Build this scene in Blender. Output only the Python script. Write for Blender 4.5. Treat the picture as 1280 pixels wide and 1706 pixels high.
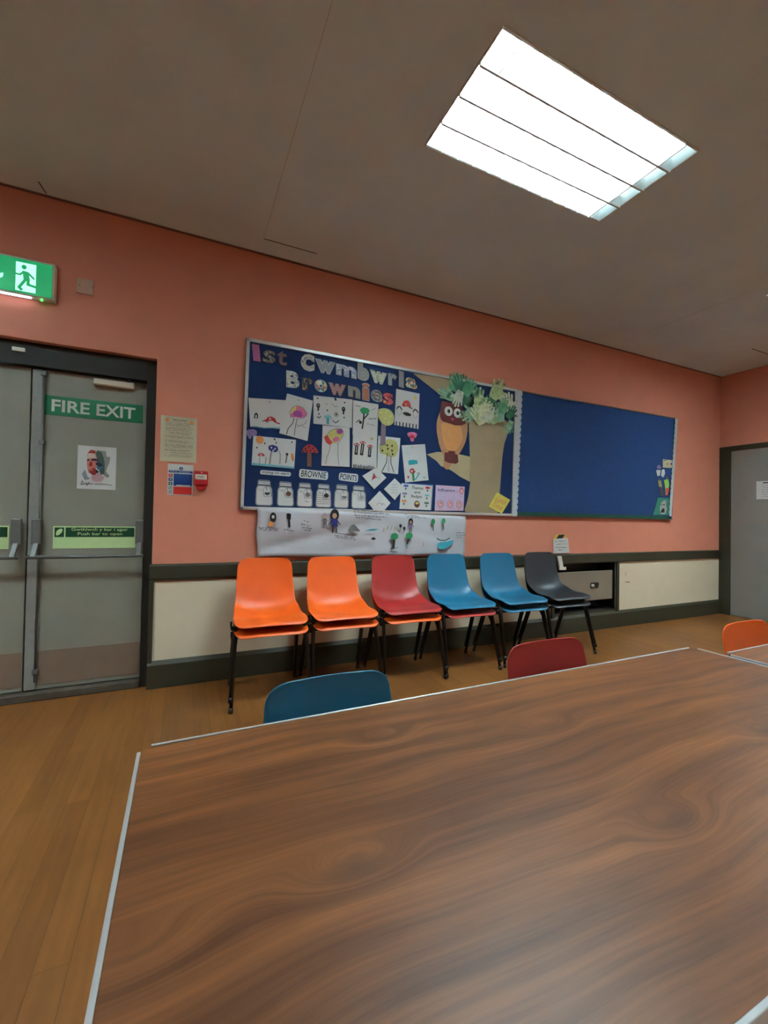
import bpy, bmesh, math, random
from mathutils import Vector, Matrix
random.seed(7)
for o in list(bpy.data.objects): bpy.data.objects.remove(o)
S = bpy.context.scene
COL = S.collection

# ---------------- camera, world, exposure ----------------
cam_d = bpy.data.cameras.new('camera'); cam = bpy.data.objects.new('camera', cam_d); COL.objects.link(cam)
cam_d.sensor_fit = 'HORIZONTAL'; cam_d.sensor_width = 36.0; cam_d.lens = 717.44 / 1280 * 36.0
cam_d.clip_start = 0.02
cam.matrix_world = Matrix(((0.90630698, -0.02251779, -0.42201967, 0.0),
                           (-0.42223825, -0.00581238, -0.90646626, -3.06565),
                           (0.01795868, 0.99972955, -0.01477567, 1.08886),
                           (0, 0, 0, 1)))
S.camera = cam
w = bpy.data.worlds.new('world'); S.world = w; w.use_nodes = True
w.node_tree.nodes['Background'].inputs[0].default_value = (0.6, 0.7, 0.8, 1)
w.node_tree.nodes['Background'].inputs[1].default_value = 0.3
S.view_settings.view_transform = 'Standard'; S.view_settings.look = 'None'
S.view_settings.exposure = 1.4; S.view_settings.gamma = 1.0; S.view_settings.use_curve_mapping = False
TUBE_POWER = 44.0

# ---------------- room measures ----------------
CEIL = 2.916; XL = -3.2; XR = 6.0; YB = -6.2
DADO_T, DADO_B, SKIRT = 0.775, 0.675, 0.165
OPEN_R, OPEN_L, OPEN_T = -0.173, -1.43, 2.07
BY = -0.020                       # front face of the notice boards' felt

# ---------------- materials ----------------
def lin(c):
    return tuple((v/255/12.92 if v/255 <= .04045 else ((v/255+.055)/1.055)**2.4) for v in c)
MATS = {}
def mat(name, rgb, rough=0.6, metal=0.0, emit=0.0, var=0.06, scale=30.0, bump=0.0, spec=0.5, lin_in=False):
    if name in MATS: return MATS[name]
    m = bpy.data.materials.new(name); m.use_nodes = True; nt = m.node_tree
    b = nt.nodes['Principled BSDF']
    c = rgb if lin_in else lin(rgb)
    b.inputs['Roughness'].default_value = rough; b.inputs['Metallic'].default_value = metal
    b.inputs['Specular IOR Level'].default_value = spec
    if emit > 0:
        b.inputs['Base Color'].default_value = (*c, 1)
        b.inputs['Emission Color'].default_value = (*c, 1); b.inputs['Emission Strength'].default_value = emit
    else:
        tc = nt.nodes.new('ShaderNodeTexCoord'); n = nt.nodes.new('ShaderNodeTexNoise')
        n.inputs['Scale'].default_value = scale; n.inputs['Detail'].default_value = 4
        nt.links.new(tc.outputs['Object'], n.inputs['Vector'])
        r = nt.nodes.new('ShaderNodeValToRGB')
        r.color_ramp.elements[0].position = .3; r.color_ramp.elements[1].position = .7
        r.color_ramp.elements[0].color = (*[v*(1-var) for v in c], 1); r.color_ramp.elements[1].color = (*[min(1, v*(1+var)) for v in c], 1)
        nt.links.new(n.outputs['Fac'], r.inputs['Fac']); nt.links.new(r.outputs['Color'], b.inputs['Base Color'])
        if bump:
            bp = nt.nodes.new('ShaderNodeBump'); bp.inputs['Strength'].default_value = bump; bp.inputs['Distance'].default_value = .002
            nt.links.new(n.outputs['Fac'], bp.inputs['Height']); nt.links.new(bp.outputs['Normal'], b.inputs['Normal'])
    MATS[name] = m; return m

def patterned(name, cols, scale=60, kind='voronoi', rough=.6):
    if name in MATS: return MATS[name]
    m = bpy.data.materials.new(name); m.use_nodes = True; nt = m.node_tree; b = nt.nodes['Principled BSDF']
    b.inputs['Roughness'].default_value = rough
    tc = nt.nodes.new('ShaderNodeTexCoord')
    if kind == 'voronoi':
        n = nt.nodes.new('ShaderNodeTexVoronoi'); n.inputs['Scale'].default_value = scale
        sp = nt.nodes.new('ShaderNodeSeparateColor'); nt.links.new(n.outputs['Color'], sp.inputs[0]); out = sp.outputs[0]
    elif kind == 'wave':
        n = nt.nodes.new('ShaderNodeTexWave'); n.inputs['Scale'].default_value = scale; n.bands_direction = 'Z'
        n.inputs['Distortion'].default_value = 2; out = n.outputs['Fac']
    else:
        n = nt.nodes.new('ShaderNodeTexNoise'); n.inputs['Scale'].default_value = scale; out = n.outputs['Fac']
    nt.links.new(tc.outputs['Object'], n.inputs['Vector'])
    r = nt.nodes.new('ShaderNodeValToRGB'); cr = r.color_ramp; cr.interpolation = 'CONSTANT' if kind == 'voronoi' else 'LINEAR'
    lo, hi = (0, 1) if kind != 'noise' else (.32, .68)
    k = len(cols)
    for i, c in enumerate(cols):
        p = lo + (hi-lo)*i/(k if kind == 'voronoi' else max(1, k-1))
        e = cr.elements[i] if i < 2 else cr.elements.new(p)
        e.position = p; e.color = (*lin(c), 1)
    nt.links.new(out, r.inputs['Fac']); nt.links.new(r.outputs['Color'], b.inputs['Base Color'])
    MATS[name] = m; return m

def floor_material():
    m = bpy.data.materials.new('floor_planks'); m.use_nodes = True; nt = m.node_tree; L = nt.links; b = nt.nodes['Principled BSDF']
    tc = nt.nodes.new('ShaderNodeTexCoord'); mp = nt.nodes.new('ShaderNodeMapping'); mp.inputs['Rotation'].default_value = (0, 0, math.pi/2)
    L.new(tc.outputs['Object'], mp.inputs['Vector'])
    br = nt.nodes.new('ShaderNodeTexBrick'); br.offset = .37; br.inputs['Scale'].default_value = 1
    br.inputs['Brick Width'].default_value = 1.1; br.inputs['Row Height'].default_value = .075; br.inputs['Mortar Size'].default_value = .0007
    br.inputs['Mortar Smooth'].default_value = .5
    br.inputs['Color1'].default_value = (*lin((118, 72, 28)), 1); br.inputs['Color2'].default_value = (*lin((134, 84, 36)), 1)
    br.inputs['Mortar'].default_value = (*lin((74, 42, 16)), 1)
    L.new(mp.outputs['Vector'], br.inputs['Vector'])
    mp2 = nt.nodes.new('ShaderNodeMapping'); mp2.inputs['Scale'].default_value = (14, 1.2, 1); L.new(tc.outputs['Object'], mp2.inputs['Vector'])
    n = nt.nodes.new('ShaderNodeTexNoise'); n.inputs['Scale'].default_value = 3; n.inputs['Detail'].default_value = 6; L.new(mp2.outputs['Vector'], n.inputs['Vector'])
    r = nt.nodes.new('ShaderNodeValToRGB'); r.color_ramp.elements[0].position = .3; r.color_ramp.elements[1].position = .72
    r.color_ramp.elements[0].color = (.84, .82, .80, 1); r.color_ramp.elements[1].color = (1.1, 1.1, 1.1, 1); L.new(n.outputs['Fac'], r.inputs['Fac'])
    n2 = nt.nodes.new('ShaderNodeTexNoise'); n2.inputs['Scale'].default_value = 2.2; n2.inputs['Detail'].default_value = 3; L.new(tc.outputs['Object'], n2.inputs['Vector'])
    r2 = nt.nodes.new('ShaderNodeValToRGB'); r2.color_ramp.elements[0].position = .35; r2.color_ramp.elements[1].position = .65
    r2.color_ramp.elements[0].color = (.84, .80, .76, 1); r2.color_ramp.elements[1].color = (1.05, 1.05, 1.05, 1); L.new(n2.outputs['Fac'], r2.inputs['Fac'])
    m1 = nt.nodes.new('ShaderNodeMixRGB'); m1.blend_type = 'MULTIPLY'; m1.inputs[0].default_value = 1; L.new(br.outputs['Color'], m1.inputs[1]); L.new(r.outputs['Color'], m1.inputs[2])
    m2 = nt.nodes.new('ShaderNodeMixRGB'); m2.blend_type = 'MULTIPLY'; m2.inputs[0].default_value = 1; L.new(m1.outputs[0], m2.inputs[1]); L.new(r2.outputs['Color'], m2.inputs[2])
    L.new(m2.outputs[0], b.inputs['Base Color']); b.inputs['Roughness'].default_value = .42
    bp = nt.nodes.new('ShaderNodeBump'); bp.inputs['Strength'].default_value = .25; bp.inputs['Distance'].default_value = .0015
    L.new(br.outputs['Fac'], bp.inputs['Height']); bp.invert = True; L.new(bp.outputs['Normal'], b.inputs['Normal'])
    return m

def walnut_material():
    m = bpy.data.materials.new('walnut_laminate'); m.use_nodes = True; nt = m.node_tree; L = nt.links; b = nt.nodes['Principled BSDF']
    N = lambda t: nt.nodes.new(t)
    tc = N('ShaderNodeTexCoord')
    # slow warp that makes the cathedral swirls
    n0 = N('ShaderNodeTexNoise'); n0.inputs['Scale'].default_value = 1.7; n0.inputs['Detail'].default_value = 1.5; L.new(tc.outputs['Object'], n0.inputs['Vector'])
    sub = N('ShaderNodeVectorMath'); sub.operation = 'SUBTRACT'; sub.inputs[1].default_value = (.5, .5, .5); L.new(n0.outputs['Color'], sub.inputs[0])
    sc = N('ShaderNodeVectorMath'); sc.operation = 'MULTIPLY'; sc.inputs[1].default_value = (.26, .13, 0); L.new(sub.outputs[0], sc.inputs[0])
    ad = N('ShaderNodeVectorMath'); ad.operation = 'ADD'; L.new(tc.outputs['Object'], ad.inputs[0]); L.new(sc.outputs[0], ad.inputs[1])
    # knots: voronoi cells pull the grain around them
    vo = N('ShaderNodeTexVoronoi'); vo.inputs['Scale'].default_value = 3.9; vo.inputs['Randomness'].default_value = 1
    mpv = N('ShaderNodeMapping'); mpv.inputs['Scale'].default_value = (.62, 1.35, 1); mpv.inputs['Location'].default_value = (.3, .1, 0); L.new(tc.outputs['Object'], mpv.inputs['Vector']); L.new(mpv.outputs['Vector'], vo.inputs['Vector'])
    kr = N('ShaderNodeMapRange'); kr.inputs['From Min'].default_value = 0; kr.inputs['From Max'].default_value = .36; kr.inputs['To Min'].default_value = 1; kr.inputs['To Max'].default_value = 0
    kr.interpolation_type = 'SMOOTHERSTEP'
    L.new(vo.outputs['Distance'], kr.inputs['Value'])
    kw = N('ShaderNodeMath'); kw.operation = 'MULTIPLY'; kw.inputs[1].default_value = .06; L.new(kr.outputs[0], kw.inputs[0])
    cmb = N('ShaderNodeCombineXYZ'); L.new(kw.outputs[0], cmb.inputs[1])
    ad2 = N('ShaderNodeVectorMath'); ad2.operation = 'ADD'; L.new(ad.outputs[0], ad2.inputs[0]); L.new(cmb.outputs[0], ad2.inputs[1])
    def streak(sx, sy, det, lo, hi, c0, c1, rough=.6):
        mp = N('ShaderNodeMapping'); mp.inputs['Scale'].default_value = (sx, sy, 1); L.new(ad2.outputs[0], mp.inputs['Vector'])
        n = N('ShaderNodeTexNoise'); n.inputs['Scale'].default_value = 1; n.inputs['Detail'].default_value = det; n.inputs['Roughness'].default_value = rough
        L.new(mp.outputs['Vector'], n.inputs['Vector'])
        r = N('ShaderNodeValToRGB'); r.color_ramp.elements[0].position = lo; r.color_ramp.elements[1].position = hi
        r.color_ramp.elements[0].color = (*c0, 1); r.color_ramp.elements[1].color = (*c1, 1); L.new(n.outputs['Fac'], r.inputs['Fac'])
        return r.outputs['Color']
    a = streak(1.3, 26, 8, .34, .70, lin((86, 49, 25)), lin((134, 82, 44)), .62)
    f = streak(3.5, 170, 4, .30, .62, (.80, .77, .74), (1.05, 1.05, 1.05))
    g = streak(1.2, 4.5, 3, .34, .66, (.72, .68, .64), (1.12, 1.11, 1.08))
    m1 = N('ShaderNodeMixRGB'); m1.blend_type = 'MULTIPLY'; m1.inputs[0].default_value = 1; L.new(a, m1.inputs[1]); L.new(f, m1.inputs[2])
    m2 = N('ShaderNodeMixRGB'); m2.blend_type = 'MULTIPLY'; m2.inputs[0].default_value = 1; L.new(m1.outputs[0], m2.inputs[1]); L.new(g, m2.inputs[2])
    dk = N('ShaderNodeMapRange'); dk.inputs['From Min'].default_value = 0.0; dk.inputs['From Max'].default_value = .14; dk.inputs['To Min'].default_value = .85; dk.inputs['To Max'].default_value = 0
    L.new(vo.outputs['Distance'], dk.inputs['Value'])
    m3 = N('ShaderNodeMixRGB'); L.new(dk.outputs[0], m3.inputs[0]); L.new(m2.outputs[0], m3.inputs[1]); m3.inputs[2].default_value = (*lin((58, 34, 22)), 1)
    L.new(m3.outputs[0], b.inputs['Base Color'])
    b.inputs['Roughness'].default_value = .42; b.inputs['Specular IOR Level'].default_value = .34
    return m

# ---------------- mesh helpers ----------------
class MB:
    """collects faces into one mesh; every face carries its material"""
    def __init__(s): s.v = []; s.f = []; s.m = []; s.mats = []; s.smooth = []
    def mi(s, m):
        if m not in s.mats: s.mats.append(m)
        return s.mats.index(m)
    def add(s, vs, fs, m, smooth=False):
        o = len(s.v); s.v += [tuple(p) for p in vs]; k = s.mi(m)
        for f in fs: s.f.append(tuple(o+i for i in f)); s.m.append(k); s.smooth.append(smooth)
    def box(s, x0, x1, y0, y1, z0, z1, m):
        v = [(x, y, z) for x in (x0, x1) for y in (y0, y1) for z in (z0, z1)]
        s.add(v, [(0, 1, 3, 2), (4, 6, 7, 5), (0, 4, 5, 1), (2, 3, 7, 6), (0, 2, 6, 4), (1, 5, 7, 3)], m); return s
    def prism(s, poly, y0, y1, m, axis='y'):
        """poly in (x,z) extruded from y0 (front) to y1 (back); axis 'z': poly in (x,y); axis 'x': poly in (y,z)"""
        P = {'y': lambda a, b, t: (a, t, b), 'z': lambda a, b, t: (a, b, t), 'x': lambda a, b, t: (t, a, b)}[axis]
        n = len(poly); v = [P(a, b, y0) for a, b in poly] + [P(a, b, y1) for a, b in poly]
        s.add(v, [tuple(range(n)), tuple(range(2*n-1, n-1, -1))] + [(i, (i+1) % n, n+(i+1) % n, n+i) for i in range(n)], m); return s
    def tube(s, pts, r, m, n=10, closed=False):
        pts = [Vector(p) for p in pts]; rings = []; up = None
        for i, p in enumerate(pts):
            a = pts[max(i-1, 0)]; b = pts[min(i+1, len(pts)-1)]; t = (b-a).normalized()
            if up is None:
                up = Vector((0, 0, 1)) if abs(t.z) < .9 else Vector((0, 1, 0))
            x = t.cross(up).normalized(); y = x.cross(t).normalized(); up = y
            rr = r[i] if isinstance(r, (list, tuple)) else r
            rings.append([p + rr*(math.cos(2*math.pi*k/n)*x + math.sin(2*math.pi*k/n)*y) for k in range(n)])
        v = [q for ring in rings for q in ring]; f = []
        for i in range(len(pts)-1):
            for k in range(n): f.append((i*n+k, i*n+(k+1) % n, (i+1)*n+(k+1) % n, (i+1)*n+k))
        f.append(tuple(range(n-1, -1, -1))); f.append(tuple(range((len(pts)-1)*n, len(pts)*n)))
        s.add(v, f, m, True); return s
    def build(s, name, parent=None, bevel=0.0, loc=None):
        me = bpy.data.meshes.new(name)
        ctr = Vector(loc) if loc is not None else Vector((0, 0, 0))
        me.from_pydata([tuple(Vector(p)-ctr) for p in s.v], [], s.f)
        for m in s.mats: me.materials.append(m)
        for p, k, sm in zip(me.polygons, s.m, s.smooth): p.material_index = k; p.use_smooth = sm
        me.update()
        bm = bmesh.new(); bm.from_mesh(me); bmesh.ops.recalc_face_normals(bm, faces=bm.faces); bm.to_mesh(me); bm.free()
        o = bpy.data.objects.new(name, me); COL.objects.link(o); o.location = ctr
        if parent is not None:
            o.parent = parent; o.location = ctr - WLOC.get(parent.name, Vector((0, 0, 0)))
            WLOC[o.name] = ctr
        else: WLOC[o.name] = ctr
        if bevel:
            bv = o.modifiers.new('bevel', 'BEVEL'); bv.width = bevel; bv.segments = 2; bv.limit_method = 'ANGLE'; bv.angle_limit = math.radians(40)
        return o
WLOC = {}
def tag(o, label, cat, group=None):
    o['label'] = label; o['category'] = cat
    if group: o['group'] = group
    return o
def thing(name, label, cat, loc=(0, 0, 0), group=None, rz=0):
    o = bpy.data.objects.new(name, None); COL.objects.link(o); o.location = loc; o.rotation_euler = (0, 0, rz); o.empty_display_size = .05
    WLOC[o.name] = Vector(loc); return tag(o, label, cat, group)
def struct(o): o['kind'] = 'structure'; return o
def copy_tree(o, parent=None):
    c = o.copy(); COL.objects.link(c); c.parent = parent
    for ch in list(o.children): copy_tree(ch, c)
    return c

def glyph(text, bold=0.0, shear=0.0):
    cu = bpy.data.curves.new('t', 'FONT'); cu.body = text; cu.size = 1; cu.offset = bold; cu.shear = shear; cu.resolution_u = 3
    ob = bpy.data.objects.new('t', cu); COL.objects.link(ob)
    dg = bpy.context.evaluated_depsgraph_get(); me = ob.evaluated_get(dg).to_mesh()
    vs = [(v.co.x, v.co.y) for v in me.vertices]; fs = [tuple(p.vertices) for p in me.polygons]
    ob.evaluated_get(dg).to_mesh_clear(); bpy.data.objects.remove(ob); bpy.data.curves.remove(cu)
    x0 = min(v[0] for v in vs); x1 = max(v[0] for v in vs); y0 = min(v[1] for v in vs); y1 = max(v[1] for v in vs)
    return [((x-x0)/(x1-x0), (y-y0)/(y1-y0)) for x, y in vs], fs

class Art(MB):
    """flat marks on a sheet lying in the (x,z) plane; each later mark lies a hair in front"""
    def __init__(s, y, plane='y'): super().__init__(); s.y = y; s.plane = plane; s.segs = []; s.cur = None
    def seg(s, name):
        """everything drawn from here on is a motif of its own"""
        s.close(); s.cur = name; return s
    def close(s):
        if s.v: s.segs.append((s.cur, s.v, s.f, s.m, s.mats, s.smooth))
        s.v = []; s.f = []; s.m = []; s.mats = []; s.smooth = []
    def build(s, name, parent=None, **k):
        s.close(); o = None
        for nm, s.v, s.f, s.m, s.mats, s.smooth in s.segs: o = MB.build(s, nm or name, parent, **k)
        return o
    def nxt(s): s.y -= .00012; return s.y
    def P(s, a, b, y): return (a, y, b) if s.plane == 'y' else (y, a, b)
    def poly(s, pts, m):
        y = s.nxt(); s.add([s.P(a, b, y) for a, b in pts], [tuple(range(len(pts)))], m); return s
    def ell(s, c, rx, rz, m, n=20, rot=0, a0=0, a1=360):
        pts = []
        k = n if a1-a0 >= 360 else n+1
        for i in range(k):
            t = math.radians(a0+(a1-a0)*i/n); x = rx*math.cos(t); z = rz*math.sin(t)
            pts.append((c[0]+x*math.cos(rot)-z*math.sin(rot), c[1]+x*math.sin(rot)+z*math.cos(rot)))
        return s.poly(pts, m)
    def line(s, pts, w, m):
        y = s.nxt(); h = w/2
        for a, b in zip(pts, pts[1:]):
            dx, dz = b[0]-a[0], b[1]-a[1]; L = math.hypot(dx, dz) or 1e-6; nx, nz = -dz/L*h, dx/L*h; ex, ez = dx/L*h*.6, dz/L*h*.6
            s.add([s.P(p, q, y) for p, q in ((a[0]-ex+nx, a[1]-ez+nz), (b[0]+ex+nx, b[1]+ez+nz), (b[0]+ex-nx, b[1]+ez-nz), (a[0]-ex-nx, a[1]-ez-nz))], [(0, 1, 2, 3)], m)
        return s
    def ring(s, c, rx, rz, w, m, n=20, a0=0, a1=360):
        return s.line([(c[0]+rx*math.cos(math.radians(a0+(a1-a0)*i/n)), c[1]+rz*math.sin(math.radians(a0+(a1-a0)*i/n))) for i in range(n+1)], w, m)
    def text(s, t, bl, br, tl, m, bold=0.0, shear=0.0):
        vs, fs = glyph(t, bold, shear); y = s.nxt()
        s.add([s.P(bl[0]+u*(br[0]-bl[0])+v*(tl[0]-bl[0]), bl[1]+u*(br[1]-bl[1])+v*(tl[1]-bl[1]), y) for u, v in vs], fs, m); return s
    def scrawl(s, a, b, h, w, m, n=None, gap=True):
        """a line of illegible writing from a to b"""
        L = math.hypot(b[0]-a[0], b[1]-a[1]); n = n or max(4, int(L/(h*.5))); pts = []; runs = []
        for i in range(n+1):
            t = i/n; k = random.uniform(-.5, .5)*h
            if gap and random.random() < .16 and len(pts) > 2: runs.append(pts); pts = []; continue
            pts.append((a[0]+t*(b[0]-a[0]), a[1]+t*(b[1]-a[1])+k))
        runs.append(pts)
        for r in runs:
            if len(r) > 1: s.line(r, w, m)
        return s
def blob(c, rx, rz, amp=.08, n=22, seed=1):
    R = random.Random(seed); return [(c[0]+rx*(1+R.uniform(-amp, amp))*math.cos(2*math.pi*i/n), c[1]+rz*(1+R.uniform(-amp, amp))*math.sin(2*math.pi*i/n)) for i in range(n)]
def round_poly(pts, r, n=4):
    out = []; k = len(pts)
    for i in range(k):
        p = Vector(pts[i]); a = Vector(pts[i-1]); b = Vector(pts[(i+1) % k]); rr = min(r, (a-p).length*.45, (b-p).length*.45)
        A = p+(a-p).normalized()*rr; B = p+(b-p).normalized()*rr
        for j in range(n+1):
            t = j/n; q = A*(1-t)**2+p*2*t*(1-t)+B*t*t; out.append((q.x, q.y))
    return out

# palette (sRGB of the surface itself)
M_PINK = mat('wall_salmon_paint', (206, 129, 104), .75, var=.03, scale=6)
M_CREAM = mat('wall_cream_paint', (226, 214, 188), .6, var=.02, scale=8)
M_CEIL = mat('ceiling_paint', (208, 228, 238), .9, var=.04, scale=3)
M_TRIM = mat('dark_olive_gloss_paint', (50, 48, 32), .55, var=.08, scale=20)
M_DOOR = mat('door_grey_paint', (134, 132, 120), .55, var=.05, scale=5)
M_FRAME = mat('door_frame_dark_paint', (28, 25, 20), .65, var=.1, scale=15)
M_KICK = mat('kick_plate', (122, 102, 86), .5, var=.06, scale=8)
M_STEEL = mat('satin_steel', (112, 114, 112), .5, .5, var=.06)
M_ALU = mat('anodised_aluminium', (205, 206, 204), .35, .45, var=.04)
M_DARKMETAL = mat('black_painted_steel', (26, 22, 20), .35, .3, var=.2)
M_BLACK = mat('black_plastic', (20, 20, 22), .45)
M_WHITE = mat('white_plastic', (225, 222, 212), .45, var=.02)
M_PAPER = mat('white_paper', (216, 220, 220), .8, var=.02, scale=12)
M_PAPER2 = mat('cream_paper', (214, 208, 178), .8, var=.03, scale=12)
M_INK = mat('black_ink', (24, 24, 28), .7)
M_INKG = mat('grey_pencil', (112, 112, 114), .8)
M_RED = mat('red_felt_pen', (186, 38, 42), .7)
M_KRAFT = mat('brown_parcel_paper', (158, 140, 108), .75, var=.05, scale=10)
def pen(name, rgb): return mat(name, rgb, .75, var=.08, scale=60)
C_GREEN = pen('green_pen', (40, 140, 84)); C_TEAL = pen('teal_pen', (52, 150, 170)); C_PINK = pen('pink_pen', (208, 110, 150))
C_YEL = pen('yellow_crayon', (206, 202, 120)); C_BLUE = pen('blue_pen', (34, 40, 120)); C_ORG = pen('orange_crayon', (216, 138, 70))
C_MAG = pen('magenta_pen', (160, 70, 150)); C_LGREY = pen('light_grey_wash', (168, 164, 168)); C_OLIVE = pen('olive_crayon', (184, 184, 116))
C_BROWN = pen('brown_pen', (108, 66, 48)); C_LILAC = pen('lilac_pen', (140, 120, 170)); C_SKY = pen('pale_blue_pen', (120, 186, 200))

# =============== THE SETTING ===============
LAMPS = [(1.03, 2.245, -1.82, -1.255), (4.15, 5.365, -1.82, -1.255), (-2.09, -0.875, -1.82, -1.255),
         (1.03, 2.245, -4.90, -4.335), (4.15, 5.365, -4.90, -4.335)]
def grid_slab(name, xs, ys, z, m, skip):
    me_v = [(x, y, z) for x in xs for y in ys]; ny = len(ys); f = []
    for i in range(len(xs)-1):
        for j in range(ny-1):
            cx = (xs[i]+xs[i+1])/2; cy = (ys[j]+ys[j+1])/2
            if any(a < cx < b and c < cy < d for a, b, c, d in skip): continue
            f.append((i*ny+j, i*ny+j+1, (i+1)*ny+j+1, (i+1)*ny+j))
    b = MB(); b.add(me_v, f, m); return b.build(name)
xs = sorted({XL, XR} | {v for l in LAMPS for v in l[:2]}); ys = sorted({YB, 0.0} | {v for l in LAMPS for v in l[2:]})
struct(grid_slab('ceiling', xs, ys, CEIL, M_CEIL, LAMPS))
b = MB(); b.box(XL-.2, XR+.2, YB-.2, .45, -.12, 0, floor_material()); struct(b.build('floor'))

# back wall: pink above the dado rail, cream below, with the door opening and the heater recess cut out
b = MB()
def wall_piece(x0, x1, z0, z1, m): b.box(x0, x1, 0, .30, z0, z1, m)
wall_piece(XL-.2, OPEN_L, .72, CEIL+.2, M_PINK); wall_piece(XL-.2, OPEN_L, 0, .72, M_CREAM)
wall_piece(OPEN_L, OPEN_R, OPEN_T, CEIL+.2, M_PINK)
wall_piece(OPEN_R, XR+.2, .72, CEIL+.2, M_PINK)
HX0, HX1, HZ0, HZ1 = 3.24, 4.11, .19, .705
wall_piece(OPEN_R, HX0, 0, .72, M_CREAM); wall_piece(HX1, XR+.2, 0, .72, M_CREAM); wall_piece(HX0, HX1, 0, HZ0, M_TRIM)
wall_piece(HX0, HX1, HZ1, .72, M_CREAM)
struct(b.build('wall_back'))
b = MB(); b.box(XR, XR+.2, YB-.2, 0, .72, CEIL+.2, M_PINK); b.box(XR, XR+.2, YB-.2, 0, 0, .72, M_CREAM); struct(b.build('wall_right'))
b = MB(); b.box(XL-.2, XL, YB-.2, 0, .72, CEIL+.2, M_PINK); b.box(XL-.2, XL, YB-.2, 0, 0, .72, M_CREAM); struct(b.build('wall_left'))
b = MB(); b.box(XL, XR, YB-.2, YB, .72, CEIL+.2, M_PINK); b.box(XL, XR, YB-.2, YB, 0, .72, M_CREAM); struct(b.build('wall_front'))
# dado rail, skirting board
b = MB()
prof = [(-.0005, DADO_B), (-.016, DADO_B+.004), (-.020, DADO_B+.012), (-.020, DADO_T-.012), (-.016, DADO_T-.004), (-.0005, DADO_T)]
b.prism(prof, OPEN_R-.012, XR-.001, M_TRIM, 'x'); struct(b.build('trim_1'))
b = MB(); b.prism(prof, XL, OPEN_L+.01, M_TRIM, 'x'); struct(b.build('trim_2'))
b = MB()
sk = [(-.0005, .001), (-.022, .001), (-.022, SKIRT-.02), (-.002, SKIRT+.004), (-.0005, SKIRT+.004)]
b.prism(sk, OPEN_R-.012, XR-.001, M_TRIM, 'x'); struct(b.build('baseboard_back'))
b = MB(); b.prism(sk, XL, OPEN_L+.01, M_TRIM, 'x'); struct(b.build('baseboard_left'))
# dark upright beside the cream panel at the door opening
b = MB(); b.box(OPEN_R-.012, OPEN_R+.014, -.014, .05, 0.16, DADO_B+.001, M_TRIM); struct(b.build('trim_3', bevel=.002))
# thin brown strip under the dado rail
b = MB(); b.box(OPEN_R+.014, 3.20, -.005, -.0005, DADO_B-.012, DADO_B+.002, mat('rail_underside_strip', (120, 100, 84), .6)); struct(b.build('trim_4'))
# ceiling board joints
M_JOINT = mat('ceiling_joint_dark', (66, 56, 48), .9)  # dark brown for the thin seams and the crack
M_JOINT2 = mat('ceiling_joint_filled', (196, 196, 194), .9)
b = MB(); b.box(.44, .80, -.175, -.169, CEIL-.0015, CEIL+.001, M_JOINT); struct(b.build('trim_5'))
b = MB(); b.box(.435, .439, -2.9, -.175, CEIL-.0010, CEIL+.001, M_JOINT2); struct(b.build('trim_6'))
b = MB(); b.box(3.98, 3.986, -1.24, -.17, CEIL-.0010, CEIL+.001, M_JOINT2); struct(b.build('trim_7'))
b = MB(); b.box(5.30, 5.98, -.643, -.636, CEIL-.0015, CEIL+.001, M_JOINT); struct(b.build('trim_8'))
b = MB(); b.prism([(-.772, -.11), (-.765, -.11), (-.752, -.02), (-.757, -.02)], CEIL-.0015, CEIL+.001, M_JOINT, 'z'); struct(b.build('trim_9'))
# brown coving bead where wall meets ceiling
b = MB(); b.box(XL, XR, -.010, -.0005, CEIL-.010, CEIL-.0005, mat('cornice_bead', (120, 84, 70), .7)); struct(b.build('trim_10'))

# ---------------- fire doors ----------------
FY = .045; LY = .085      # face of frame, face of leaves
b = MB()
b.box(OPEN_R-.055, OPEN_R-.001, FY, .20, 0, OPEN_T-.001, M_FRAME); b.box(OPEN_L+.001, OPEN_L+.055, FY, .20, 0, OPEN_T-.001, M_FRAME)
b.box(OPEN_L+.055, OPEN_R-.055, FY, .20, OPEN_T-.135, OPEN_T-.001, M_FRAME)
struct(b.build('trim_11', bevel=.003))
b = MB(); b.box(OPEN_L+.055, OPEN_R-.055, .03, .26, 0.0005, .045, mat('worn_threshold', (74, 66, 56), .6, var=.25, scale=18)); struct(b.build('trim_12', bevel=.006))
b = MB(); b.box(OPEN_L, OPEN_R, .27, .30, 0, OPEN_T, M_BLACK); struct(b.build('trim_13'))
GAP = -0.822
def leaf_right():
    d = MB(); d.box(GAP+.009, OPEN_R-.058, LY, LY+.045, .05, OPEN_T-.138, M_DOOR)
    door = struct(d.build('door_1', bevel=.002))
    m = MB(); m.box(GAP-.006+.012, GAP+.062, LY-.014, LY+.001, .055, OPEN_T-.145, mat('stile_cover_grey_paint', (132, 132, 128), .55)); m.build('meeting_stile_cover', door, bevel=.003)
    k = MB(); k.box(GAP+.066, OPEN_R-.062, LY-.0025, LY+.0005, .075, .275, M_KICK); k.build('kick_plate', door, bevel=.001)
    # vertical bolt rod in its channel with two guides
    r = MB(); r.tube([(GAP+.060, LY-.020, .10), (GAP+.060, LY-.020, 1.92)], .006, M_STEEL); rod = r.build('bolt_rod', door)
    for z in (1.905, 1.50, .16):
        g = MB(); g.box(GAP+.046, GAP+.074, LY-.030, LY-.001, z-.014, z+.014, M_STEEL); g.build('bolt_guide', rod, bevel=.003)
    return door
door1 = leaf_right()
d = MB(); d.box(OPEN_L+.058, GAP-.004, LY, LY+.045, .05, OPEN_T-.138, M_DOOR); door2 = struct(d.build('door_2', bevel=.002))
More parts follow.
